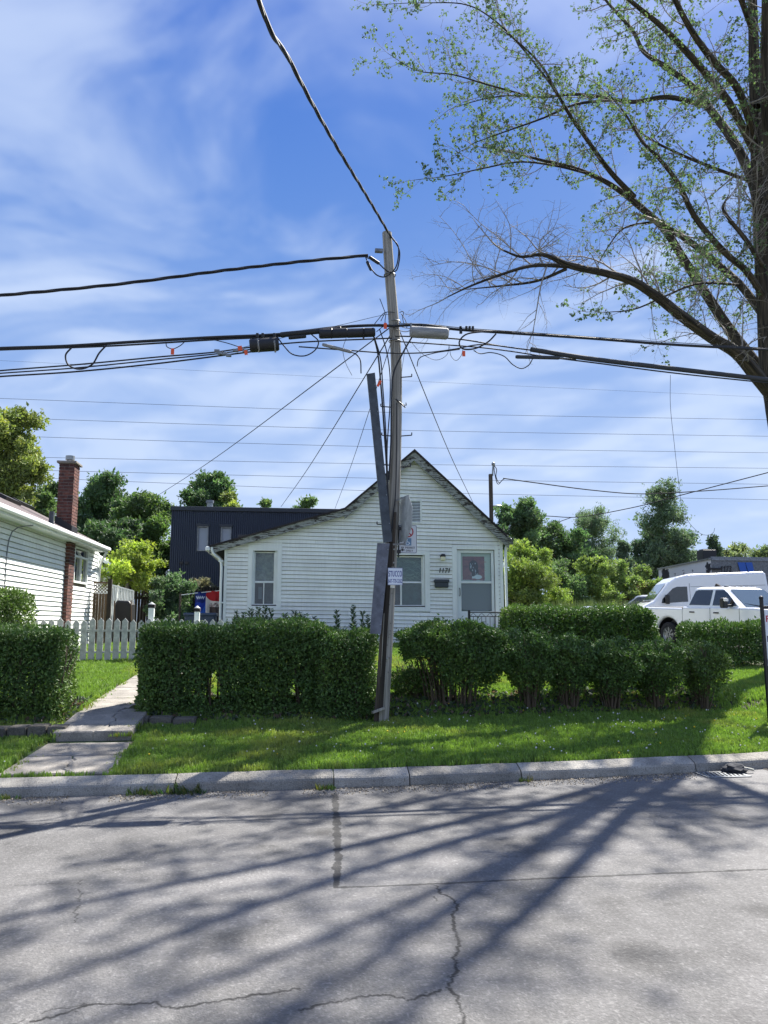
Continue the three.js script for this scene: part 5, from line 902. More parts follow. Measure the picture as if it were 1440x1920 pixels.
cab('riser_cable', 'riser cable bowing between the pole and cable cover', [[712, 618, -9.9], [724, 655, -9.9], [731, 700, -9.9], [731, 760, -9.92], [726, 840, -9.92], [727, 930, -9.92]], .008);
cab('riser_cable', 'thick cable crossing the pole face below canister', [[800, 609, -9.86], [782, 618, -9.85], [770, 636, -9.86], [752, 668, -9.88], [738, 700, -9.89], [734, 760, -9.92], [733, 830, -9.93], [729, 900, -9.93]], .0115);
cab('riser_cable', 'black ground wire running down the pole face', [[744, 755, -9.935], [744, 800, -9.93], [743, 880, -9.925], [741, 935, -9.925], [737, 965, -9.92], [734, 1000, -9.92]], .008);
cab('guy_wire', 'thin slack wire beside the right side of pole', [[762, 640, -9.95], [757, 670, -9.95], [753, 700, -9.95], [752, 740, -9.95]], .003);
cab('guy_wire', 'thin wire from pole crossing above the left closure', [[735, 588, -10], [712, 592, -9.95], [640, 609, -9.9], [540, 631, -9.88], [440, 655, -9.88]], .0032);
{ // tie wires at the pole
  const t = thing('tie_wires', 'tangle of short tie wires clamped on the pole', 'wires', pp(741, 600)); const l = (...q) => part('tie_wire', tube(q.map(([x, y]) => pp(x, y, ZP + .1)), .0055, 5), M.cable, t);
  l([741, 586], [722, 586], [710, 598], [702, 608]); l([722, 586], [718, 594], [714, 602]); l([724, 586], [722, 600], [722, 606]); l([722, 586], [716, 570], [712, 560]); l([749, 586], [756, 584], [755, 596], [757, 606]); l([752, 588], [760, 600], [763, 614]); l([742, 604], [752, 612], [770, 616], [800, 612]); l([742, 618], [762, 622], [772, 618]); l([742, 612], [720, 612], [706, 622]);
}
{ // closures
  const cyl = (a, b, r) => { const d = b.clone().sub(a), L = d.length(), g = new THREE.LatheGeometry([[.001, 0], [r * .82, 0], [r, .02], [r, L - .02], [r * .82, L], [.001, L]].map((q) => new THREE.Vector2(...q)), 16); g.applyQuaternion(new THREE.Quaternion().setFromUnitVectors(V(0, 1, 0), d.normalize())); return g.translate(a.x, a.y, a.z).toNonIndexed(); };
  const z = -9.86; let t = thing('splice_canister', 'stubby black splice canister with two pale straps at left', 'cable closure', pp(495, 660, z));
  part('body', cyl(pp(468, 648.5, z), pp(523, 645, z), .09), M.closure, t);
  for (const x of [484.5, 515]) part('strap', cyl(pp(x - 1.2, 647.6, z), pp(x + 1.2, 647.4, z), .094), M.canister, t); for (const x of [480, 490, 512]) part('clip', rbox(pp(x, 630, z).x, pp(x + 5, 630, z).x, pp(x, 633, z).y, pp(x, 625, z).y, z - .02, z + .02, .004), M.closure, t);
  t = thing('splice_closure', 'long black splice closure on the left of the pole', 'cable closure', pp(650, 634, z));
  part('body', cyl(pp(598, 626, z), pp(652, 624, z), .066), M.closure, t); part('body', cyl(pp(649, 625, z), pp(703, 623, z), .062), M.closure, t); part('nose', cyl(pp(525, 628, z), pp(640, 617, z), .036), M.closure, t); for (const x of [620, 680]) part('band', cyl(pp(x, 625, z), pp(x + 3, 625, z), .07), M.black, t);
  t = thing('splice_closure', 'small black splice closure beside the stubby canister', 'cable closure', pp(557, 636, z)); part('body', cyl(pp(541, 633, z), pp(574, 630, z), .028), M.closure, t); part('clip', rbox(pp(544, 630, z).x, pp(547, 630, z).x, pp(545, 632, z).y, pp(545, 626, z).y, z - .01, z + .01, .003), M.closure, t);
  t = thing('splice_canister', 'pale grey cylindrical splice canister right of the pole', 'cable closure', pp(804, 636, z)); part('body', cyl(pp(769, 622, z), pp(840, 626, z), .079), M.canister, t); part('end_clamp', rbox(pp(769, 606, z).x, pp(772, 606, z).x, pp(770, 616, z).y, pp(770, 606, z).y, z - .02, z + .02, .004), M.steel, t); part('end_clamp', rbox(pp(838, 613, z).x, pp(842, 613, z).x, pp(840, 622, z).y, pp(840, 612, z).y, z - .02, z + .02, .004), M.steel, t);
  t = thing('inline_splice', 'slim pale splice tube sloping left of the pole', 'cable closure', pp(630, 655, z)); part('body', cyl(pp(605, 646, z), pp(659, 660, z), .022), M.canister, t); part('end_cone', cyl(pp(604, 645.7, z), pp(611, 647.5, z), .017), M.steel, t);
  t = thing('inline_splice', 'slim grey splice tube under the heavy sheathed cable', 'cable closure', pp(1008, 672, -9.84)); part('body', cyl(pp(967, 669, -9.84), pp(1049, 671, -9.84), .026), M.cableGrey, t); part('end_cone', cyl(pp(1045, 671, -9.84), pp(1056, 671.3, -9.84), .018), M.steel, t);
  t = thing('cable_clamps', 'row of small clamps on right trunk cable', 'clamp', pp(874, 615, z)); for (const x of [861, 872, 878, 884]) part('clamp', rbox(pp(x, 615, z).x, pp(x + 4, 615, z).x, pp(x, 618, z).y, pp(x, 612.5, z).y, z + .0, z + .03, .003), M.closure, t); part('clamp', rbox(pp(861, 615, z).x, pp(866, 615, z).x, pp(860, 626, z).y, pp(860, 615, z).y, z, z + .03, .003), M.closure, t);
  t = thing('terminal_clamps', 'cluster of clamps where left parallel cables end', 'clamp', pp(435, 662, z)); for (const [x, y] of [[402, 658], [408, 662], [416, 663], [424, 666], [437, 657], [448, 655], [455, 658]]) part('clamp', rbox(pp(x, y, z).x, pp(x + 10, y, z).x, pp(x, y + 3, z).y, pp(x, y - 2, z).y, z - .01, z + .03, .004), M.steel, t);
  const tg = (px, py, label, w = 7, h = 11, tilt = 0) => { const p = pp(px, py, -9.83), g = new THREE.BoxGeometry(w / 144, h / 144, .006).rotateZ(tilt).translate(p.x, p.y, p.z); const o = lone('cable_tag', label, 'tag', uvm(g), M.tag); };
  tg(323.5, 659, 'red tag on the small loop far left', 6, 12); tg(450, 653, 'red tag left of the stubby black canister, upper', 8, 9, .2); tg(461, 661, 'red tag at the canister end, lower', 6, 9, .2); tg(722.5, 611, 'red tag on the bundle close to the pole', 6, 12); tg(869.5, 663, 'red tag hanging right of grey canister', 6, 11); tg(711, 719, 'small faded red tag beside the cable cover top', 5, 13, -.5);
}
// drop wires to the buildings behind
const drop = (label, a, b, r = .009) => { const m = a.clone().lerp(b, .5); m.y -= .12; return lone('drop_wire', label, 'wire', tube([a, m, b], r, 5, 12), M.wire); };
drop('drop wire slanting far left to the trees', pp(742, 606, -10.1), atZ(288, 934, -31));
drop('drop wire slanting down behind the dark building parapet', pp(742, 612, -10.1), atZ(527, 950, -31.5));
drop('drop wire just left of the pole to the low roof', pp(742, 615, -10.1), atZ(628, 954, -24), .006);
drop('drop wire right of the pole to the house eave', pp(748, 618, -10.1), atZ(888, 945, -21.2), .008);

// ================================================================== LINES, MAST, STREET LAMP
{
  const far = [[676, 712, 745], [747, 773, 787], [783, 806, 818], [817, 838, 849], [856, 870, 878], [880, 897, 908], [893, 921, 937]], nth = ['topmost', 'second', 'third', 'fourth', 'fifth', 'sixth', 'lowest'];
  far.forEach(([a, b, c], i) => { const z = -70; const pts = [[-140, a - (b - a) * .2], [0, a], [720, b], [1440, c], [1600, c + (c - b) * .2]].map(([x, y]) => atZ(x, y, z)); lone('power_line', `${nth[i]} distant power line across the sky`, 'power line', tube(pts, i === 0 ? .010 : .018, 5, 10), M.wire, 'distant power lines'); });
  // service post behind the house with its weather head
  const z = -26, f = (x, y) => atZ(x, y, z), b = f(921.5, 980), t = thing('service_post', 'grey service post with weather head behind house roof', 'post', V(b.x, .95, z));
  part('post', rbox(b.x - .06, b.x + .06, .9, f(921, 889).y, z - .06, z + .06, .01), M.timber, t); part('pipe', rod(f(923.5, 892), f(924.5, 872), .03, .03, 10), M.alu, t); part('weather_head', new THREE.SphereGeometry(.07, 12, 8).translate(f(925, 870).x, f(925, 870).y, z), M.alu, t);
  for (const q of [[[926, 872], [931, 880], [930, 893], [936, 905], [944, 898]], [[926, 873], [928, 890], [934, 908], [942, 900], [948, 897]]]) part('lead', tube(q.map(([x, y]) => f(x, y)), .014), M.cable, t);
  lone('service_cable', 'dark service cable from the weather head to the right', 'cable', tube([f(944, 897), atZ(1010, 906, -27), atZ(1110, 919, -28), atZ(1205, 926, -29), atZ(1310, 921, -29), atZ(1440, 911, -30), atZ(1520, 905, -30)], .020, 6, 10), M.cableFar);
  lone('service_cable', 'dark cable rising to the right above the parking lot', 'cable', tube([atZ(1000, 966, -46), atZ(1035, 968, -45), atZ(1075, 970, -44), atZ(1180, 953, -40), atZ(1290, 925, -36), atZ(1440, 886, -33), atZ(1520, 865, -32)], .024, 6, 10), M.cableFar);
  lone('service_cable', 'short dark cable dropping left behind the tall tree', 'cable', tube([atZ(1072, 970, -44), atZ(1050, 978, -46), atZ(1020, 993, -50)], .022), M.cableFar);
  lone('loose_wire', 'thin loose wire dangling from the heavy cable at right', 'wire', tube([[1257, 703, -9.9], [1257, 760, -10.2], [1264, 830, -10.6], [1272, 900, -11], [1280, 955, -11.2], [1296, 985, -11.3], [1320, 1003, -11.4], [1337, 1000, -11.4], [1340, 990, -11.4]].map((q) => atZ(...q)), .0032, 5), M.wire);
  // street lamp
  const zl = -50, g = (x, y) => atZ(x, y, zl), p = g(973, 1000), l = thing('street_lamp', 'street lamp arm reaching left beyond the house roof', 'street lamp', V(p.x, .9, zl));
  part('pole', rod(V(p.x, .9, zl), g(973, 956), .16, .12, 12), M.pole, l); part('arm', tube([g(972, 966), g(961, 954), g(948, 949), g(938, 949)], .035), M.steel, l);
  part('lamp_head', new THREE.SphereGeometry(.2, 14, 8).scale(1.9, .55, .9).translate(g(933, 950).x, g(933, 949.5).y, zl), M.alu, l); part('lens', new THREE.SphereGeometry(.15, 12, 6).scale(1.3, .6, .9).translate(g(931, 951).x, g(931, 951.5).y, zl), M.canister, l);
}

// ================================================================== TREES
// a tree beyond the houses: crown of lumps filled with leaf clumps, real limbs reaching into them
function bgTree(name, label, { px, py0, py1, w, z, n, seed, c, size = .34, gy = .9, shape = 'round', lumps = 16, group = 'trees beyond the houses', tip = 1.5, geo = CLUMP, trunk = .16, cat = 'tree', fill = .5, trunkPart = 'trunk' }) {
  const r = rand(seed), top = atZ(px, py0, z).y, low = Math.max(gy + .15, atZ(px, py1, z).y), cx = atZ(px, (py0 + py1) / 2, z).x, k = atZ(px + w / 2, py0, z).x - atZ(px - w / 2, py0, z).x, hw = k / 2, t = thing(name, label, cat, V(cx, gy, z), group), h = top - low;
  const prof = { round: (q) => Math.sqrt(Math.max(.05, 1 - Math.pow(q * 1.7 - .75, 2))), cone: (q) => Math.pow(1 - q, .8) * .95 + .06, tall: (q) => Math.sqrt(Math.max(.03, Math.sin(Math.PI * Math.min(.97, q * .86 + .1)))), dome: (q) => Math.sqrt(Math.max(.04, 1 - q * q)) }[shape];
  // boughs leave the stem and break into sprays; each spray is a loose, flattened cloud of leaves with air around it
  const L = [], nb = Math.round(lumps * .7), st = [], base = V(cx, gy - .05, z), fork = V(cx + (r() - .5) * .3, Math.max(gy + .3, low + h * .15), z), tipp = V(cx + (r() - .5) * .1 * hw, low + h * .92, z);
  st.push(limb([base, fork, fork.clone().lerp(tipp, .5).add(V((r() - .5) * .2 * hw, 0, 0)), tipp], [trunk, trunk * .75, trunk * .45, trunk * .12], 8, 4));
  for (let i = 0; i < nb; i++) {
    const q = shape === 'cone' ? Math.pow((i + r()) / nb, 1.15) * .98 : .02 + .96 * ((i + r()) / nb), a = i * 2.4 + r() * 1.2, reach = prof(q) * hw * (.62 + r() * .46), lift = shape === 'cone' ? .45 : .25 + .3 * r();
    const e = V(cx + Math.cos(a) * reach, low + q * h * .94 + (r() - .5) * .06 * h, z + Math.sin(a) * reach), o = fork.clone().lerp(tipp, Math.max(0, Math.min(.92, (e.y - lift * reach - fork.y) / (tipp.y - fork.y))));
    st.push(limb([o, o.clone().lerp(e, .55).add(V((r() - .5) * .12 * hw, -.03 * h, 0)), e], [trunk * .36, trunk * .2, trunk * .05], 5, 2));
    const m = 6 + Math.floor(r() * 4), tone = .78 + r() * .45; for (let j = 0; j < m; j++) { const u = Math.pow((j + .4 + r() * .6) / m, .8), s = hw * (.06 + .11 * r()) * (1.15 - u * .35); L.push([o.clone().lerp(e, u).add(V((r() - .5) * hw * .42, (r() - .35) * hw * .36, (r() - .5) * hw * .42)), s, tone * (.85 + r() * .3)]); }
  }
  const per = geo.map(() => []), g3 = () => (r() + r() + r() + r() - 2) * 1.7;
  for (let i = 0; i < n * .85; i++) {
    const [o, s, tone] = L[Math.floor(r() * L.length)], P = o.clone().add(V(g3() * s, g3() * s * .72, g3() * s)); if (P.y < gy + .1) P.y = gy + .1 + r() * .4;
    const v = (.65 + r() * .7) * tone, y = r() * r() * tip;
    per[i % geo.length].push([P, V((r() - .5) * 1.6, .7, (r() - .5) * 1.6).normalize(), size * .62 * (.55 + r() * .9), c[0] * 2.0 * v * (1 + y * .5), c[1] * 2.0 * v * (1 + y * .25), c[2] * 2.0 * v, r() * 6.28]);
  }
  geo.forEach((g, i) => leaves('crown', g, LEAF, t, per[i]));
  part(trunkPart, join(st), M.barkDark, t); return t;
}
bgTree('leafy_tree', 'olive green tree rising behind the bungalow roof', { px: 2, py0: 768, py1: 965, w: 165, z: -30, n: 9000, seed: 101, c: [.090, .125, .022], size: .36, lumps: 22 });
bgTree('leafy_tree', 'dark tree branch hanging behind the bungalow chimney', { px: 78, py0: 905, py1: 985, w: 80, z: -34, n: 2600, seed: 102, c: [.045, .085, .022], size: .34, lumps: 9 });
bgTree('leafy_tree', 'dark tree right of the brick chimney', { px: 190, py0: 882, py1: 1060, w: 140, z: -38, n: 8500, seed: 103, c: [.036, .078, .022], size: .42, lumps: 20, fill: .7 });
bgTree('leafy_tree', 'green tree between the chimney and dark building', { px: 272, py0: 920, py1: 1090, w: 130, z: -36, n: 8000, seed: 104, c: [.050, .098, .020], size: .40, lumps: 18, fill: .7 });
bgTree('leafy_tree', 'deep green tree low behind the bright maple', { px: 215, py0: 985, py1: 1120, w: 150, z: -33, n: 6500, seed: 105, c: [.030, .066, .018], size: .40, lumps: 16, fill: .8 });
bgTree('leafy_tree', 'tree crown above the left end of dark building', { px: 393, py0: 889, py1: 1000, w: 112, z: -44, n: 6500, seed: 106, c: [.042, .088, .024], size: .46, lumps: 15, fill: .7 });
bgTree('leafy_tree', 'yellow green tree crown peeking right of the roof flue', { px: 430, py0: 925, py1: 1000, w: 60, z: -41, n: 1800, seed: 107, c: [.09, .13, .022], size: .4, lumps: 7 });
bgTree('leafy_tree', 'small distant treetop above the dark building middle', { px: 500, py0: 937, py1: 1000, w: 40, z: -60, n: 900, seed: 108, c: [.06, .11, .03], size: .5, lumps: 6 });
bgTree('leafy_tree', 'small distant treetop left of the gable', { px: 568, py0: 935, py1: 1000, w: 62, z: -60, n: 1500, seed: 109, c: [.06, .11, .03], size: .5, lumps: 8 });
bgTree('maple_tree', 'bright lime green small tree beside the bungalow', { px: 247, py0: 1028, py1: 1098, w: 122, z: -24.6, n: 5200, seed: 110, c: [.155, .215, .020], size: .22, lumps: 15, shape: 'dome', trunk: .07, fill: .6, tip: .8 });
bgTree('shrub', 'dark leafy shrub left of the hanging cloths', { px: 318, py0: 1080, py1: 1165, w: 105, z: -24.4, n: 3800, seed: 111, c: [.042, .085, .030], size: .22, lumps: 12, cat: 'shrub', trunk: .04, group: 'shrubs', trunkPart: 'stems' });
bgTree('shrub', 'dry brownish vine shrub under dark building wall', { px: 372, py0: 1090, py1: 1120, w: 84, z: -26.6, n: 1100, seed: 112, c: [.06, .065, .035], size: .2, lumps: 9, cat: 'shrub', trunk: .03, group: 'shrubs', trunkPart: 'stems' });
// right hand side
bgTree('leafy_tree', 'tall tree just right of the house roof by street lamp', { px: 985, py0: 936, py1: 1055, w: 105, z: -47, n: 5200, seed: 120, c: [.048, .095, .030], size: .46, lumps: 17, trunk: .2, fill: .75 });
bgTree('leafy_tree', 'dark tree directly behind the house corner', { px: 940, py0: 965, py1: 1050, w: 62, z: -46, n: 2600, seed: 121, c: [.036, .078, .026], size: .45, lumps: 9 });
bgTree('leafy_tree', 'wispy grey green tree in the middle background', { px: 1108, py0: 955, py1: 1080, w: 118, z: -52, n: 4600, seed: 122, c: [.062, .105, .048], size: .44, lumps: 20, trunk: .16, fill: .9, geo: FINE });
bgTree('leafy_tree', 'dark green tree left of the wispy tree', { px: 1060, py0: 985, py1: 1090, w: 105, z: -49, n: 5000, seed: 123, c: [.040, .086, .026], size: .45, lumps: 14 });
bgTree('poplar_tree', 'tall narrow poplar with silver leaves by the parking lot', { px: 1245, py0: 900, py1: 1085, w: 128, z: -60, n: 5200, seed: 124, c: [.058, .098, .046], size: .46, lumps: 34, shape: 'cone', trunk: .16, fill: .8 });
bgTree('poplar_tree', 'small slender poplar left of the tall poplar', { px: 1170, py0: 1012, py1: 1095, w: 46, z: -50, n: 1700, seed: 125, c: [.052, .09, .046], size: .36, lumps: 14, shape: 'cone' });
bgTree('leafy_tree', 'dark spreading tree at the foot of the tall poplar', { px: 1240, py0: 1000, py1: 1090, w: 120, z: -62, n: 4600, seed: 126, c: [.038, .080, .036], size: .55, lumps: 14 });
bgTree('spruce_tree', 'small spruce top behind the painted building', { px: 1338, py0: 1006, py1: 1060, w: 42, z: -66, n: 1100, seed: 127, c: [.035, .065, .030], size: .5, lumps: 14, shape: 'cone' });
bgTree('leafy_tree', 'pale green treetop above the painted building, middle', { px: 1375, py0: 1026, py1: 1075, w: 70, z: -70, n: 1500, seed: 128, c: [.085, .12, .045], size: .6, lumps: 8 });
bgTree('leafy_tree', 'pale green treetop above the building at right edge', { px: 1432, py0: 1026, py1: 1075, w: 70, z: -70, n: 1500, seed: 129, c: [.075, .115, .04], size: .6, lumps: 8 });
bgTree('leafy_tree', 'pale far tree left of the painted building', { px: 1285, py0: 1035, py1: 1090, w: 75, z: -70, n: 1500, seed: 130, c: [.08, .12, .05], size: .6, lumps: 8 });
bgTree('shrub', 'big lime green shrub right of the white house', { px: 995, py0: 1028, py1: 1160, w: 140, z: -33, n: 10000, seed: 131, c: [.095, .150, .022], size: .28, lumps: 22, cat: 'shrub', group: 'shrubs', trunk: .06, fill: .6, trunkPart: 'stems' });
bgTree('shrub', 'dark green shrub right of the lime green shrub', { px: 1062, py0: 1045, py1: 1150, w: 92, z: -36, n: 5000, seed: 132, c: [.055, .105, .03], size: .3, lumps: 12, cat: 'shrub', group: 'shrubs', trunk: .05, trunkPart: 'stems' });
bgTree('shrub', 'upright yellow green shrub in the middle background', { px: 1122, py0: 1040, py1: 1150, w: 86, z: -36, n: 5200, seed: 133, c: [.095, .15, .028], size: .27, lumps: 16, cat: 'shrub', group: 'shrubs', trunk: .05, shape: 'tall', trunkPart: 'stems' });
bgTree('shrub', 'yellow green shrub below the small slender poplar', { px: 1168, py0: 1052, py1: 1150, w: 72, z: -37, n: 4200, seed: 134, c: [.090, .145, .030], size: .28, lumps: 12, cat: 'shrub', group: 'shrubs', trunk: .05, shape: 'tall', trunkPart: 'stems' });
bgTree('shrub', 'light green shrub against the painted wall end', { px: 1210, py0: 1064, py1: 1150, w: 76, z: -41, n: 4000, seed: 135, c: [.085, .14, .028], size: .32, lumps: 12, cat: 'shrub', group: 'shrubs', trunk: .05, trunkPart: 'stems' });
{ // reeds
  const r = rand(8), list = []; for (let i = 0; i < 2600; i++) { const x = atZ(mix(1030, 1215, r()), 1130, -31).x, z = -30 - r() * 2.5, k = .7 + r() * .6; list.push([V(x, .75, z), V((r() - .5) * .25, 1, (r() - .5) * .25).normalize(), 1.1 + r() * .75, .10 * k, .15 * k, .04 * k, r() * 6.28]); }
  const o = leaves('x', leafGeo(.035), LEAF, scene, list); o.name = numbered('reeds'); o.userData.label = 'tall reeds and grasses behind the parking lot hedge'; o.userData.category = 'reeds';
}

// ---- the big tree at right, its visible limbs traced from the photograph
{
  const base = V(11.05, 0, -15.7); base.y = H(base.x, base.z);
  const t = thing('street_tree', 'large half bare tree spreading over the street at right', 'tree', base), r = rand(900);
  const q = (zx, zy, dz = 0) => atZ(680 + zx / 1.895, zy / 1.895, base.z + dz);
  const J = q(1470, 1430, 0);
  // path, radii, leafiness, spacing
  const limbs = [
    ['trunk', [V(base.x, base.y - .1, base.z), V(base.x + .02, 1.6, base.z), V(base.x + .05, 3.2, base.z), q(1482, 1450), q(1450, 1330, .1), q(1432, 1100, .2), q(1415, 800, .2), q(1402, 520, .3), q(1392, 250, .5), q(1385, 0, .8), q(1375, -260, 1.2), q(1350, -520, 1.6)], [.44, .36, .34, .34, .25, .21, .19, .17, .14, .11, .07, .03], .3],
    ['limb', [q(1462, 1410, .2), q(1400, 1335, .5), q(1330, 1255, .8), q(1240, 1200, 1.1), q(1130, 1120, 1.4), q(1040, 1050, 1.6), q(960, 1000, 1.8), q(860, 970, 2.0), q(740, 945, 2.2), q(640, 905, 2.4), q(560, 912, 2.5), q(500, 890, 2.5)], [.20, .19, .16, .145, .135, .12, .105, .09, .075, .045, .03, .02], 0],
    ['limb', [q(740, 947, 2.2), q(600, 945, 2.4), q(480, 980, 2.5), q(370, 1022, 2.6), q(300, 1056, 2.6)], [.05, .04, .03, .022, .012], 0],
    ['limb', [q(725, 955, 2.2), q(620, 998, 2.0), q(500, 1015, 1.8), q(370, 1028, 1.6)], [.04, .032, .024, .010], 0],
    ['limb', [q(1450, 1370, -.2), q(1390, 1285, -.3), q(1310, 1180, -.6), q(1230, 1060, -.9), q(1140, 920, -1.2), q(1070, 812, -1.4), q(980, 730, -1.6), q(880, 655, -1.8), q(760, 600, -2.0), q(640, 570, -2.2), q(540, 545, -2.4), q(420, 522, -2.5)], [.17, .17, .15, .14, .125, .115, .10, .08, .06, .045, .03, .015], 1],
    ['limb', [q(965, 700, -1.6), q(880, 610, -1.2), q(800, 500, -.8), q(740, 415, -.5), q(690, 330, -.2), q(640, 240, .1), q(570, 165, .4), q(500, 110, .7)], [.085, .075, .06, .05, .04, .032, .022, .012], .7],
    ['limb', [q(1432, 1130, .1), q(1340, 1010, -.4), q(1250, 930, -.8), q(1150, 850, -1.1), q(1065, 800, -1.3)], [.12, .11, .10, .09, .08], .6],
    ['limb', [q(1428, 1060, .2), q(1360, 960, .8), q(1290, 900, 1.1), q(1180, 770, 1.5), q(1120, 650, 1.8), q(1050, 560, 2.1), q(990, 500, 2.3), q(930, 400, 2.6), q(870, 330, 2.8)], [.09, .085, .08, .07, .06, .045, .032, .022, .012], 1],
    ['limb', [q(1422, 960, .2), q(1400, 700, -.2), q(1355, 570, -.5), q(1300, 475, -.8), q(1240, 395, -1.1), q(1180, 315, -1.4), q(1080, 240, -1.7), q(1000, 185, -2.0), q(960, 110, -2.2), q(880, 20, -2.5), q(800, -80, -2.8), q(700, -190, -3.0)], [.15, .145, .14, .13, .12, .10, .085, .07, .06, .045, .03, .015], .9],
    ['limb', [q(1210, 372, -1.2), q(1080, 345, -1.5), q(960, 362, -1.8), q(850, 345, -2.0), q(750, 335, -2.2), q(650, 345, -2.4), q(520, 340, -2.6), q(430, 352, -2.8), q(330, 380, -3)], [.08, .075, .065, .055, .045, .035, .026, .018, .01], 1.1],
    ['limb', [q(900, 355, -1.9), q(760, 370, -1.4), q(640, 420, -1.0), q(500, 470, -.6), q(390, 510, -.3)], [.045, .04, .03, .02, .01], 1.1],
    ['limb', [q(1404, 560, .3), q(1300, 362, .9), q(1220, 262, 1.3), q(1140, 172, 1.7), q(1060, 92, 2.1), q(960, 10, 2.5), q(850, -90, 3.0), q(700, -230, 3.6)], [.11, .10, .09, .08, .065, .05, .035, .015], .9],
    ['limb', [q(1402, 520, .3), q(1330, 312, 1.4), q(1250, 222, 1.9), q(1170, 112, 2.5), q(1110, 0, 3.0), q(1040, -150, 3.6), q(940, -320, 4.2)], [.10, .095, .085, .07, .06, .04, .015], .8],
    ['limb', [q(1380, 645, -.34), q(1230, 590, .1), q(1110, 540, .4), q(1000, 480, .7), q(920, 400, 1.0)], [.05, .045, .035, .025, .012], 1],
    ['limb', [q(1425, 980, .2), q(1445, 600, .8), q(1428, 300, 1.2), q(1432, 0, 1.8), q(1420, -280, 2.4), q(1380, -560, 3.0)], [.15, .14, .12, .10, .07, .02], .8],
    ['limb', [q(790, 614, -1.96), q(700, 592, -1.7), q(560, 575, -1.3), q(420, 600, -1.0), q(300, 625, -.8), q(180, 640, -.7)], [.04, .034, .026, .02, .014, .006], 1.1],
    ['limb', [q(1045, 785, -1.48), q(930, 810, -1.4), q(870, 880, -1.3), q(830, 950, -1.2)], [.03, .025, .018, .01], .5],
    ['limb', [q(610, 346, -2.47), q(440, 300, -2.3), q(320, 265, -2.2), q(190, 250, -2.1), q(90, 190, -2.0)], [.03, .026, .02, .014, .006], 1.3],
    ['limb', [q(702, 350, -.25), q(640, 262, -.6), q(500, 100, -1.0), q(380, 20, -1.1), q(220, 10, -1.2), q(70, 15, -1.2)], [.035, .03, .024, .018, .012, .006], 1.1],
    ['limb', [q(1424, 950, .2), q(1360, 850, 1.4), q(1300, 775, 1.6), q(1280, 740, 1.6), q(1302, 690, 1.6)], [.07, .06, .045, .035, .01], 0],
    ['limb', [q(1345, 1012, -.4), q(1180, 1010, .9), q(1080, 1050, 1.2), q(960, 1100, 1.4), q(860, 1110, 1.5)], [.04, .034, .026, .018, .008], 1.2],
    // unseen limbs added beyond the frame to throw shadows on the street
    ['limb', [q(1390, 120, .8), q(1320, -60, 1.8), q(1230, -210, 2.8), q(1120, -330, 3.6), q(980, -430, 4.2)], [.08, .065, .05, .035, .012], .8],
    ['limb', [q(1400, 380, .6), q(1520, 200, -.5), q(1640, 60, -1.4), q(1760, -60, -2.2)], [.11, .09, .06, .02], .9],
    ['limb', [q(1440, 700, .8), q(1560, 560, 1.8), q(1680, 440, 2.8), q(1800, 300, 3.8)], [.12, .10, .07, .02], .9],
  ];
  const twigs = [], fine = [], lf = [];
  const grow = (p, d, L, rad, lvl, leafy) => {
    const n = lvl === 1 ? 5 : lvl === 2 ? 4 : 3, pts = [p.clone()]; let c = p.clone(), v = d.clone();
    for (let i = 1; i < n; i++) { v.add(dirRand(r).multiplyScalar(lvl === 1 ? .28 : .34)).add(V(0, leafy ? .04 : -.05, 0)).normalize(); c = c.clone().addScaledVector(v, L / (n - 1)); pts.push(c); }
    (lvl < 3 ? twigs : fine).push(limb(pts, [rad, rad * .62, rad * .25], lvl === 1 ? 6 : lvl === 2 ? 4 : 3, lvl === 1 ? 2 : 1));
    if (lvl < 3) { const m = lvl === 1 ? Math.round(4 + L * 4.2) : Math.round(2 + L * 3.6); for (let k = 0; k < m; k++) { const s = (k + .6 + r() * .4) / (m + .2), f = Math.min(n - 1.001, s * (n - 1)), i = Math.floor(f), a = pts[i].clone().lerp(pts[i + 1], f - i), t2 = pts[i + 1].clone().sub(pts[i]).normalize(), e = t2.multiplyScalar(.75).add(dirRand(r).multiplyScalar(.85)).normalize(); grow(a, e, L * (lvl === 1 ? .42 : .5) * (.6 + r() * .7) * (1.1 - s * .45), rad * .42, lvl + 1, leafy); } }
    if (leafy && lvl >= 2 && r() < leafy * .72) { const m = lvl === 3 ? 5 : 4; for (let k = 0; k < m; k++) { const a = pts[pts.length - 1].clone().lerp(pts[1], lvl === 3 ? r() * .55 : r() * .3), y = r(), kk = .75 + r() * .6; lf.push([a.add(dirRand(r).multiplyScalar(.025)), dirRand(r).add(V(0, -.25, 0)).normalize(), .032 + r() * .032, mix(.085, .145, y) * kk, mix(.165, .225, y) * kk, mix(.055, .065, y) * kk, r() * 6.28]); } }
  };
  for (const [name, pts, rad, leafy] of limbs) {
    part(name, limb(pts, rad.map((v) => v * (name === 'trunk' ? .88 : .82)), name === 'trunk' ? 20 : 11, 5), M.bark, t);
    const c = new THREE.CatmullRomCurve3(pts, false, 'centripetal'), L = c.getLength(), st = name === 'trunk' ? .38 : .12, n = Math.round(L * (1 - st) / (leafy ? .25 : .24));
    for (let k = 0; k < n; k++) { const s = st + (1 - st) * (k + r()) / n, a = c.getPointAt(s), d = c.getTangentAt(s), f = s * (rad.length - 1), i = Math.min(rad.length - 2, Math.floor(f)), rr = mix(rad[i], rad[i + 1], f - i); if (a.y < 4.4 && leafy) continue; const e = d.clone().multiplyScalar(.75).add(dirRand(r)).add(V(0, leafy ? .15 : .55, 0)).normalize(); grow(a, e, (.55 + r() * 1.0) * (1.15 - s * .45) * (leafy ? 1 : 1.4), Math.min(rr * .5, .011 + r() * .009), 1, leafy); }
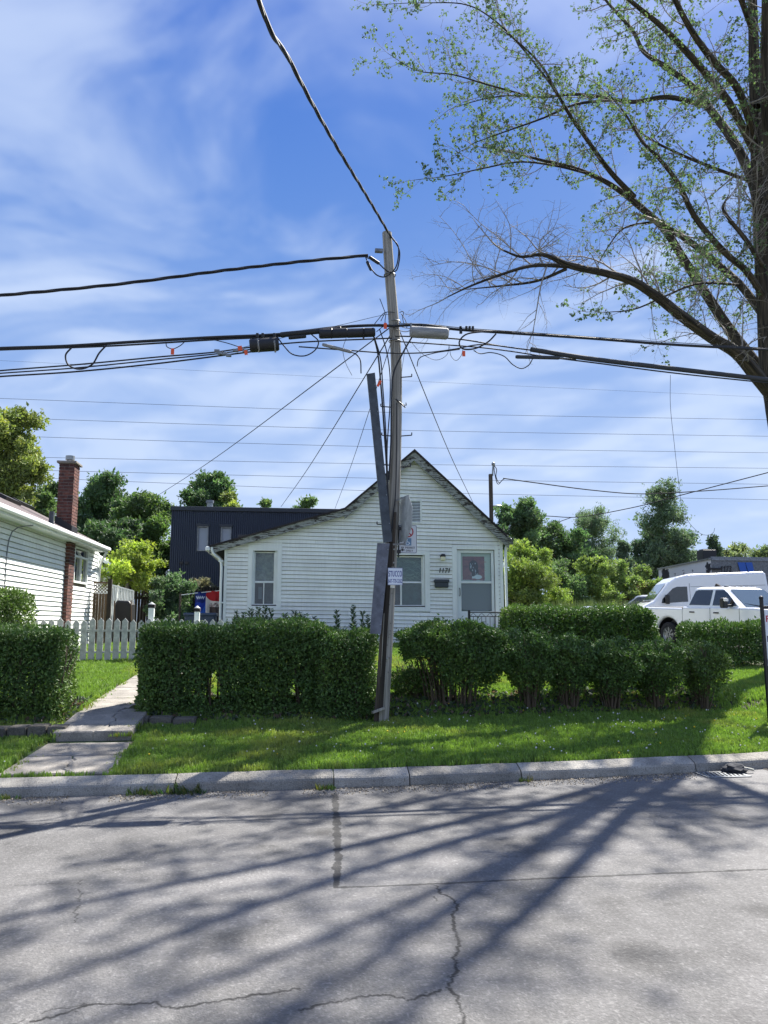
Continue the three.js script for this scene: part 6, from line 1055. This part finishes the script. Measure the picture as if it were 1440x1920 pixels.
    grow(pts[pts.length - 1], c.getTangentAt(1), .8, rad[rad.length - 1] * .9, 1, leafy);
  }
  part('branches', join(twigs), M.barkDark, t, 'stuff'); part('twigs', join(fine), M.barkDark, t, 'stuff');
  leaves('crown', ROUND, leafMat(.9, .5), t, lf);
  console.log('big tree leaves', lf.length, 'twigs', twigs.length, fine.length);
}

// ================================================================== VEHICLES
function vehicle(name, label, cat, x, y, z, hx, hz, nose = 0) { const t = thing(name, label, cat, V(x, y, z)); t.rotation.order = 'YXZ'; t.rotation.set(0, Math.atan2(-hz, hx), -nose); return t; }
function wheel(t, x, z, s, R0 = .40, w = .26) {
  const tyre = local('wheel', new THREE.LatheGeometry([[R0 * .62, -w / 2], [R0 * .9, -w / 2], [R0, -w / 2 + .04], [R0, w / 2 - .04], [R0 * .9, w / 2], [R0 * .62, w / 2]].map((p) => new THREE.Vector2(...p)), 28).rotateX(Math.PI / 2).translate(x, R0, z), M.rubber, t);
  local('rim', new THREE.LatheGeometry([[.001, w * .30], [R0 * .2, w * .32], [R0 * .24, w * .22], [R0 * .5, w * .16], [R0 * .6, w * .44], [R0 * .64, w * .47]].map((p) => new THREE.Vector2(...p)), 28).rotateX(Math.PI / 2 * 1).scale(1, 1, s).translate(x, R0, z), M.alu, tyre);
  const sp = []; for (let i = 0; i < 8; i++) sp.push(new THREE.BoxGeometry(R0 * .12, R0 * .5, .03).translate(0, R0 * .36, 0).rotateZ(i * Math.PI / 4).translate(x, R0, z + s * w * .36)); local('spokes', join(sp.map((g) => g.toNonIndexed())), M.steel, tyre);
}
function bodyShell(outline, arches, hw, bevel) {       // side outline with wheel arches pushed across the width
  const s = new THREE.Shape(); outline.forEach((p, i) => { if (p.arc) s.absarc(p.arc[0], p.arc[1], p.arc[2], p.arc[3], p.arc[4], p.arc[5]); else i ? s.lineTo(p[0], p[1]) : s.moveTo(p[0], p[1]); });
  const g = new THREE.ExtrudeGeometry(s, { depth: hw * 2 - bevel * 2, bevelEnabled: true, bevelThickness: bevel, bevelSize: bevel, bevelOffset: -bevel, bevelSegments: 4, curveSegments: 16 }).translate(0, 0, -hw + bevel); return uvm(g);
}
function cabin(b, tp, y0, y1, z0, z1, crown = .05) {   // b, tp: x of rear and front at belt and at roof
  const n = 6, rings = [[b[0], b[1], y0, z0], [mix(b[0], tp[0], .94), mix(b[1], tp[1], .94), mix(y0, y1, .94), mix(z0, z1, .94)], [tp[0] + .03, tp[1] - .03, y1, z1 - .03], [tp[0] + .14, tp[1] - .14, y1 + crown * .7, z1 - .14], [tp[0] + .4, tp[1] - .4, y1 + crown, z1 - .4]], Q = [];
  const ring = ([a, c, y, z]) => { const o = [], k = Math.min(.12, z * .3); for (const [px, pz] of [[c, -z + k], [c, z - k], [c - k, z], [a + k, z], [a, z - k], [a, -z + k], [a + k, -z], [c - k, -z]]) o.push(V(px, y, pz)); return o; };
  const rr = rings.map(ring); for (let i = 0; i < rr.length - 1; i++) for (let j = 0; j < 8; j++) Q.push([rr[i][j], rr[i][(j + 1) % 8], rr[i + 1][(j + 1) % 8], rr[i + 1][j]]);
  const l = rr[rr.length - 1]; Q.push([l[0], l[1], l[2], l[3]], [l[0], l[3], l[4], l[5]], [l[0], l[5], l[6], l[7]]);
  return quadGeo(Q);
}
const sidePane = (pts, zAt, s, off = .006) => { const P = pts.map(([x, y]) => V(x, y, s * (zAt(y) + off))), Q = []; for (let i = 1; i < P.length - 1; i++) Q.push([P[0], P[i], P[i + 1]]); return quadGeo(Q); };
{ // white crew cab pickup, nose towards the street
  const a = R(76), h = [Math.cos(a), Math.sin(a)], t = vehicle('pickup_truck', 'white crew cab pickup truck parked nose out behind hedge', 'truck', 13.29, .78, -24.41, h[0], h[1], .035);
  const W = 1.0, body = local('body', bodyShell([[-1.22, .52], [-1.25, 1.27], [.66, 1.27], [.70, 1.31], [3.05, 1.33], [3.5, 1.33], [4.35, 1.27], [4.66, 1.16], [4.74, .95], [4.72, .52], [4.36, .50], { arc: [3.8, .42, .53, .15, Math.PI - .15, false] }, [3.2, .46], [.6, .46], { arc: [0, .42, .53, .15, Math.PI - .15, false] }, [-.6, .5]], 0, W, .07), M.carWhite, t);
  local('bed_floor', box(-1.1, .62, 1.275, 1.285, -.8, .8), M.black, body);
  const zAt = (y) => mix(.955, .76, (y - 1.3) / .6), cab = local('cab', cabin([.72, 3.12], [.95, 2.30], 1.3, 1.90, .955, .76, .055), M.carWhite, t);
  for (const s of [-1, 1]) {
    const d1 = local('side_window', sidePane([[.93, 1.37], [1.80, 1.37], [1.80, 1.84], [1.20, 1.84], [1.08, 1.80]], zAt, s), M.darkGlass, cab), d2 = local('side_window', sidePane([[1.91, 1.37], [2.86, 1.37], [2.66, 1.56], [2.40, 1.76], [2.25, 1.84], [1.91, 1.84]], zAt, s), M.darkGlass, cab);
    for (const x of [1.02, 2.02]) local('door_handle', rbox(x, x + .2, 1.13, 1.17, s * 1.0, s * 1.035, .012), M.black, body);
    for (const [x, y0, y1] of [[.68, .6, 1.29], [1.86, .6, 1.3], [3.0, .6, 1.3]]) local('door_seam', box(x, x + .012, y0, y1, s * .985, s * 1.003), M.black, body);
    const m = local('mirror', rbox(2.55, 2.72, 1.30, 1.60, s * 1.10, s * 1.30, .045, 4), M.black, t); local('mirror_arm', rbox(2.6, 2.72, 1.34, 1.41, s * .93, s * 1.12, .02), M.black, m); local('mirror_cap', rbox(2.70, 2.735, 1.50, 1.58, s * 1.12, s * 1.28, .01), M.chrome, m);
    wheel(t, 0, s * .86, s); wheel(t, 3.8, s * .86, s);
    local('wheel_well', new THREE.CylinderGeometry(.52, .52, .4, 24, 1, true).rotateX(Math.PI / 2).translate(0, .42, s * .74), M.black, body); local('wheel_well', new THREE.CylinderGeometry(.52, .52, .4, 24, 1, true).rotateX(Math.PI / 2).translate(3.8, .42, s * .74), M.black, body);
    local('tail_light', rbox(-1.262, -1.19, .82, 1.2, s * .93, s * 1.006, .012), mat(.35, .02, .02, .3), t); local('headlight', rbox(4.60, 4.74, .98, 1.14, s * .62, s * .95, .03), M.chrome, t); local('hood_vent', rbox(3.35, 3.6, 1.331, 1.345, s * .42, s * .6, .006), M.black, body);
  }
  const n = V(.6, .79, 0), ws = (x, y, z) => V(x, y, z).addScaledVector(n.clone().normalize(), .012);
  local('windshield', quadGeo([[ws(3.06, 1.345, -.80), ws(3.06, 1.345, .80), ws(2.36, 1.86, .66), ws(2.36, 1.86, -.66)]]), M.shieldGlass, cab);
  local('wiper', beam(ws(3.08, 1.35, .1), ws(2.93, 1.43, .72), .02, .015), M.black, cab); local('wiper', beam(ws(3.08, 1.35, -.7), ws(2.93, 1.43, -.1), .02, .015), M.black, cab);
  for (const z of [-.56, -.28, 0, .28, .56]) local('roof_marker', rbox(2.05, 2.17, 1.935, 1.965, z - .05, z + .05, .012), M.steel, cab);
  local('roof_fin', prism([[1.5, 1.94], [1.8, 1.94], [1.56, 2.05]], .38, .44), M.roofDark, cab);
  local('grille', rbox(4.70, 4.77, .62, 1.1, -.58, .58, .03), M.black, t); local('bumper', rbox(4.66, 4.86, .42, .62, -.96, .96, .06), M.chrome, t); local('bumper', rbox(-1.36, -1.2, .45, .62, -.95, .95, .05), M.chrome, t);
}
{ // white cargo van, nose to the left
  const hx = -.979, hz = -.205, t = vehicle('cargo_van', 'tall white cargo van behind the pickup', 'van', 16.05, .86, -28.9, hx, hz, .02);
  const body = local('body', bodyShell([[-2.42, .42], [-2.5, .9], [-2.46, 1.6], [-2.36, 2.5], [-2.26, 2.6], [.55, 2.56], [1.0, 2.46], [1.28, 2.28], [1.88, 1.58], [2.35, 1.36], [2.5, 1.1], [2.5, .42], { arc: [1.75, .36, .44, .1, Math.PI - .1, false] }, [1.2, .36], [-1.0, .36], { arc: [-1.5, .36, .44, .1, Math.PI - .1, false] }, [-2.0, .4]], 0, .98, .12), M.carWhite, t);
  for (const s of [-1, 1]) {
    local('side_window', sidePane([[.62, 1.50], [1.62, 1.46], [1.58, 1.62], [1.16, 2.02], [1.0, 2.08], [.62, 2.08]], () => .98, s), M.darkGlass, body);
    local('tail_light', rbox(-2.47, -2.38, 1.2, 1.75, s * .88, s * .985, .02), mat(.35, .02, .02, .3), t); local('side_trim', rbox(-2.1, 1.1, .62, .72, s * .97, s * .995, .01), M.black, body); local('door_handle', rbox(.6, .8, 1.22, 1.27, s * .98, s * 1.005, .01), M.black, body); local('panel_line', box(-2.3, .5, 2.06, 2.075, s * .975, s * .984), M.steel, body); local('panel_line', box(-2.3, .5, 1.42, 1.435, s * .975, s * .984), M.steel, body); local('door_seam', box(.52, .535, .5, 2.2, s * .975, s * .984), M.steel, body);
    const m = local('mirror', rbox(1.35, 1.5, 1.42, 1.78, s * 1.05, s * 1.2, .04), M.black, t); local('mirror_arm', rbox(1.38, 1.48, 1.5, 1.56, s * .96, s * 1.06, .015), M.black, m);
    wheel(t, 1.75, s * .86, s, .36, .22); wheel(t, -1.5, s * .86, s, .36, .22);
  }
  const n = V(.76, .65, 0).normalize(), ws = (x, y, z) => V(x, y, z).addScaledVector(n, .012);
  local('windshield', quadGeo([[ws(1.84, 1.63, -.80), ws(1.84, 1.63, .80), ws(1.33, 2.23, .72), ws(1.33, 2.23, -.72)]]), M.shieldGlass, body);
  local('hood_trim', beam(ws(1.95, 1.56, -.75), ws(1.95, 1.56, .75), .05, .02), M.black, body);
}
function car(label, m, x, z, hx, hz, hgt = 1.5) {
  const t = vehicle('parked_car', label, 'car', x, lotY(z), z, hx, hz), b = .62 * hgt;
  const body = local('body', bodyShell([[-2.1, .4], [-2.15, b * .8], [-2.05, b], [1.0, b], [1.9, b * .82], [2.12, b * .6], [2.1, .36], [1.75, .32], { arc: [1.3, .32, .38, .1, Math.PI - .1, false] }, [.8, .3], [-.9, .3], { arc: [-1.3, .32, .38, .1, Math.PI - .1, false] }, [-1.75, .34]], 0, .9, .1), m, t);
  const zAt = (y) => mix(.83, .60, (y - b) / (hgt - b)), cab = local('cab', cabin([-1.95, 1.15], [-1.35, .25], b - .02, hgt - .05, .84, .6, .05), m, t), top = hgt - .12;
  for (const s of [-1, 1]) { local('side_window', sidePane([[-.42, b + .04], [.86, b + .04], [.22, top], [-.42, top]], zAt, s), M.darkGlass, cab); local('side_window', sidePane([[-1.55, b + .04], [-.5, b + .04], [-.5, top], [-1.2, top]], zAt, s), M.darkGlass, cab); wheel(t, 1.3, s * .8, s, .33, .2); wheel(t, -1.3, s * .8, s, .33, .2); }
  const n = V(.45, .9, 0).normalize(), ws = (xx, y, zz) => V(xx, y, zz).addScaledVector(n, .014); local('windshield', quadGeo([[ws(1.08, b + .03, -.7), ws(1.08, b + .03, .7), ws(.32, top + .02, .54), ws(.32, top + .02, -.54)]]), M.shieldGlass, cab);
  local('mirror', rbox(.62, .75, b + .02, b + .16, .86, 1.0, .03), m, t); local('mirror', rbox(.62, .75, b + .02, b + .16, -1.0, -.86, .03), m, t); return t;
}
{ const p = atZ(1205, 1125, -33.5); car('grey car behind the white van nose', M.carGrey, p.x, -33.5, -.9, -.43, 1.78); const q = atZ(1186, 1125, -37); car('red car mostly hidden behind the grey car', M.carRed, q.x, -37, -.9, -.43, 1.66); const s = atZ(1103, 1135, -29); car('silver car roof just showing over the rounded hedge', new THREE.MeshPhysicalMaterial({ color: col(.55, .57, .6), metalness: .3, roughness: .35, clearcoat: 1, side: THREE.DoubleSide }), s.x, -28.6, -.97, .2, 1.36); }

// ================================================================== PAINTED BUILDING
{
  const c = atZ(1333, 1048, -43), top = c.y, l = atZ(1235, 1066, -52), zc = -43, gy = .9, b = thing('painted_building', 'low grey building with black mural on its white side', 'building', V(c.x + 4, gy, -46));
  const L = V(l.x, 0, -52), C = V(c.x, 0, zc), E = V(c.x + 14, 0, zc - .4), D = V(l.x + 14, 0, -52), up = (v, y) => V(v.x, y, v.z);
  part('side_wall', quadGeo([[up(L, gy - .2), up(C, gy - .2), up(C, top), up(L, top)]]), M.trim, b); const fw = part('front_wall', quadGeo([[up(C, gy - .2), up(E, gy - .2), up(E, top), up(C, top)]]), mat(.27, .29, .30, .85, { map: tGrain }), b);
  part('back_wall', quadGeo([[up(E, gy - .2), up(D, gy - .2), up(D, top), up(E, top)], [up(D, gy - .2), up(L, gy - .2), up(L, top), up(D, top)]]), M.stucco, b);
  part('roof', quadGeo([[up(L, top - .05), up(C, top - .05), up(E, top - .05), up(D, top - .05)]]), M.roofDark, b);
  const cope = (p, q) => beam(up(p, top + .03), up(q, top + .03), .22, .09); part('coping', cope(L, C), M.steel, b); part('coping', cope(C, E), M.steel, b);
  const mural = paint(1024, 512, (g, W, h) => {
    g.fillStyle = '#d4d6d8'; g.fillRect(0, 0, W, h); const q = rand(44); g.fillStyle = '#23242a';
    const blot = (x, y, rx, ry, n) => { for (let i = 0; i < n; i++) { g.globalAlpha = .5 + q() * .5; g.beginPath(); g.ellipse(x + (q() - .5) * rx * 1.5, y + (q() - .5) * ry * 1.5, rx * (.1 + q() * .3), ry * (.08 + q() * .25), q() * 3, 0, 7); g.fill(); } };
    blot(150, 90, 90, 90, 70); g.globalAlpha = 1; g.beginPath(); g.moveTo(60, 120); g.bezierCurveTo(70, 20, 220, 10, 240, 110); g.bezierCurveTo(210, 90, 130, 110, 110, 190); g.lineTo(80, 300); g.lineTo(50, 300); g.fill(); blot(170, 230, 60, 70, 16); g.globalAlpha = 1; g.fillRect(110, 190, 110, 14);
    for (let k = 0; k < 11; k++) { const x = 300 + k * 56, y = 80 + q() * 110; g.globalAlpha = .85; blot(x, y, 22, 34, 9); g.strokeStyle = '#2a2b31'; g.lineWidth = 5; g.beginPath(); g.moveTo(x, y + 20); g.bezierCurveTo(x - 30, y + 80, x + 40, y + 90, x + (q() - .5) * 60, y + 190); g.stroke(); }
    g.globalAlpha = 1; blot(975, 90, 46, 80, 50); blot(985, 210, 30, 110, 30);
  });
  const o = V(-.02, 0, .006); card(up(L, top - 3).add(o), up(C, top - 3).add(o), up(C, top - .03).add(o), up(L, top - .03).add(o), 'mural', mural, b, .9);
  const z = zc + .02, f = (x, y) => atZ(x, y, z);
  const fs = await new FontLoader().loadAsync('fonts/droid/droid_sans_bold.typeface.json'), n0 = f(1350, 1072), n1 = f(1371, 1061); let nx = n0.x;
  for (const ch of '1173') { const g = new TextGeometry(ch, { font: fs, size: n1.y - n0.y, depth: .02, curveSegments: 4, bevelEnabled: false }); g.applyMatrix4(new THREE.Matrix4().makeShear(0, 0, .25, 0, 0, 0)); g.scale(.62, 1, 1); g.translate(nx, n0.y, z); part('digit', g, M.black, b); nx += (n1.x - n0.x) / 4; }
  const blue = mat(.02, .10, .42, .5); for (const [x0, x1] of [[1383, 1396.5], [1397.5, 1410]]) { const p = [f(x0, 1054.5), f(x1, 1054.5), f(x1 + 5, 1074.5), f(x0 + 6, 1074.5)].map((v) => V(v.x, v.y, z + .01)); part('blue_panel', join([quadGeo([[p[3], p[2], p[1], p[0]]]), prism([[p[3].x, p[3].y], [p[2].x, p[2].y], [p[1].x, p[1].y], [p[0].x, p[0].y]], z - .02, z + .006)]), blue, b); }
  const u0 = atZ(1319, 1050, -46), u1 = atZ(1343, 1031, -46); const un = part('roof_unit', rbox(u0.x, u1.x, top - .04, u1.y, -46.8, -46, .04), M.black, b); part('unit_vent', box(u0.x + .1, u1.x - .1, u1.y, u1.y + .06, -46.7, -46.1), M.roofDark, un);
  const m = atZ(1338, 1066, zc + .2); part('wall_lamp', rbox(m.x - .06, m.x + .5, m.y - .05, m.y + .05, zc + .0, zc + .2, .02), M.black, b);
}
{ // sale sign at the right edge
  const z = -9.8, f = (x, y) => atZ(x, y, z), p = f(1432.5, 1200), gy = H(p.x, z), t = thing('yard_sign', 'black post with white sale board at the right edge', 'sign', V(p.x, gy, z));
  const w = .019, topY = f(1435, 1123).y; part('post', rbox(p.x - w, p.x + w, gy - .05, topY, z - w, z + w, .004), M.black, t); part('finial', new THREE.SphereGeometry(.03, 10, 8).translate(p.x, topY + .012, z), M.black, t);
  part('arm', rbox(p.x + w, p.x + .75, f(1435, 1142).y, f(1435, 1136).y, z - .015, z + .015, .004), M.black, t); const y0 = f(1435, 1249).y, y1 = f(1435, 1144).y, x0 = p.x + w + .012, x1 = p.x + .70;
  const img = paint(256, 288, (g, W, h) => { g.fillStyle = '#dfe3ea'; g.fillRect(0, 0, W, h); g.fillStyle = '#b3202c'; g.font = 'bold 46px sans-serif'; g.textBaseline = 'top'; g.fillText('F', 2, 18); g.fillStyle = '#20294a'; g.font = 'bold 44px sans-serif'; g.fillText('N', 2, 124); g.fillStyle = '#7c8698'; g.fillRect(0, 254, 30, 22); });
  part('board', box(x0, x1, y0, y1, z - .008, z), M.trim, t); card(V(x0, y0, z + .002), V(x1, y0, z + .002), V(x1, y1, z + .002), V(x0, y1, z + .002), 'print', img, t, .5);
}
scene.traverse((o) => { if (o.isMesh) { o.castShadow = true; o.receiveShadow = true; } });
renderer.render(scene, camera);
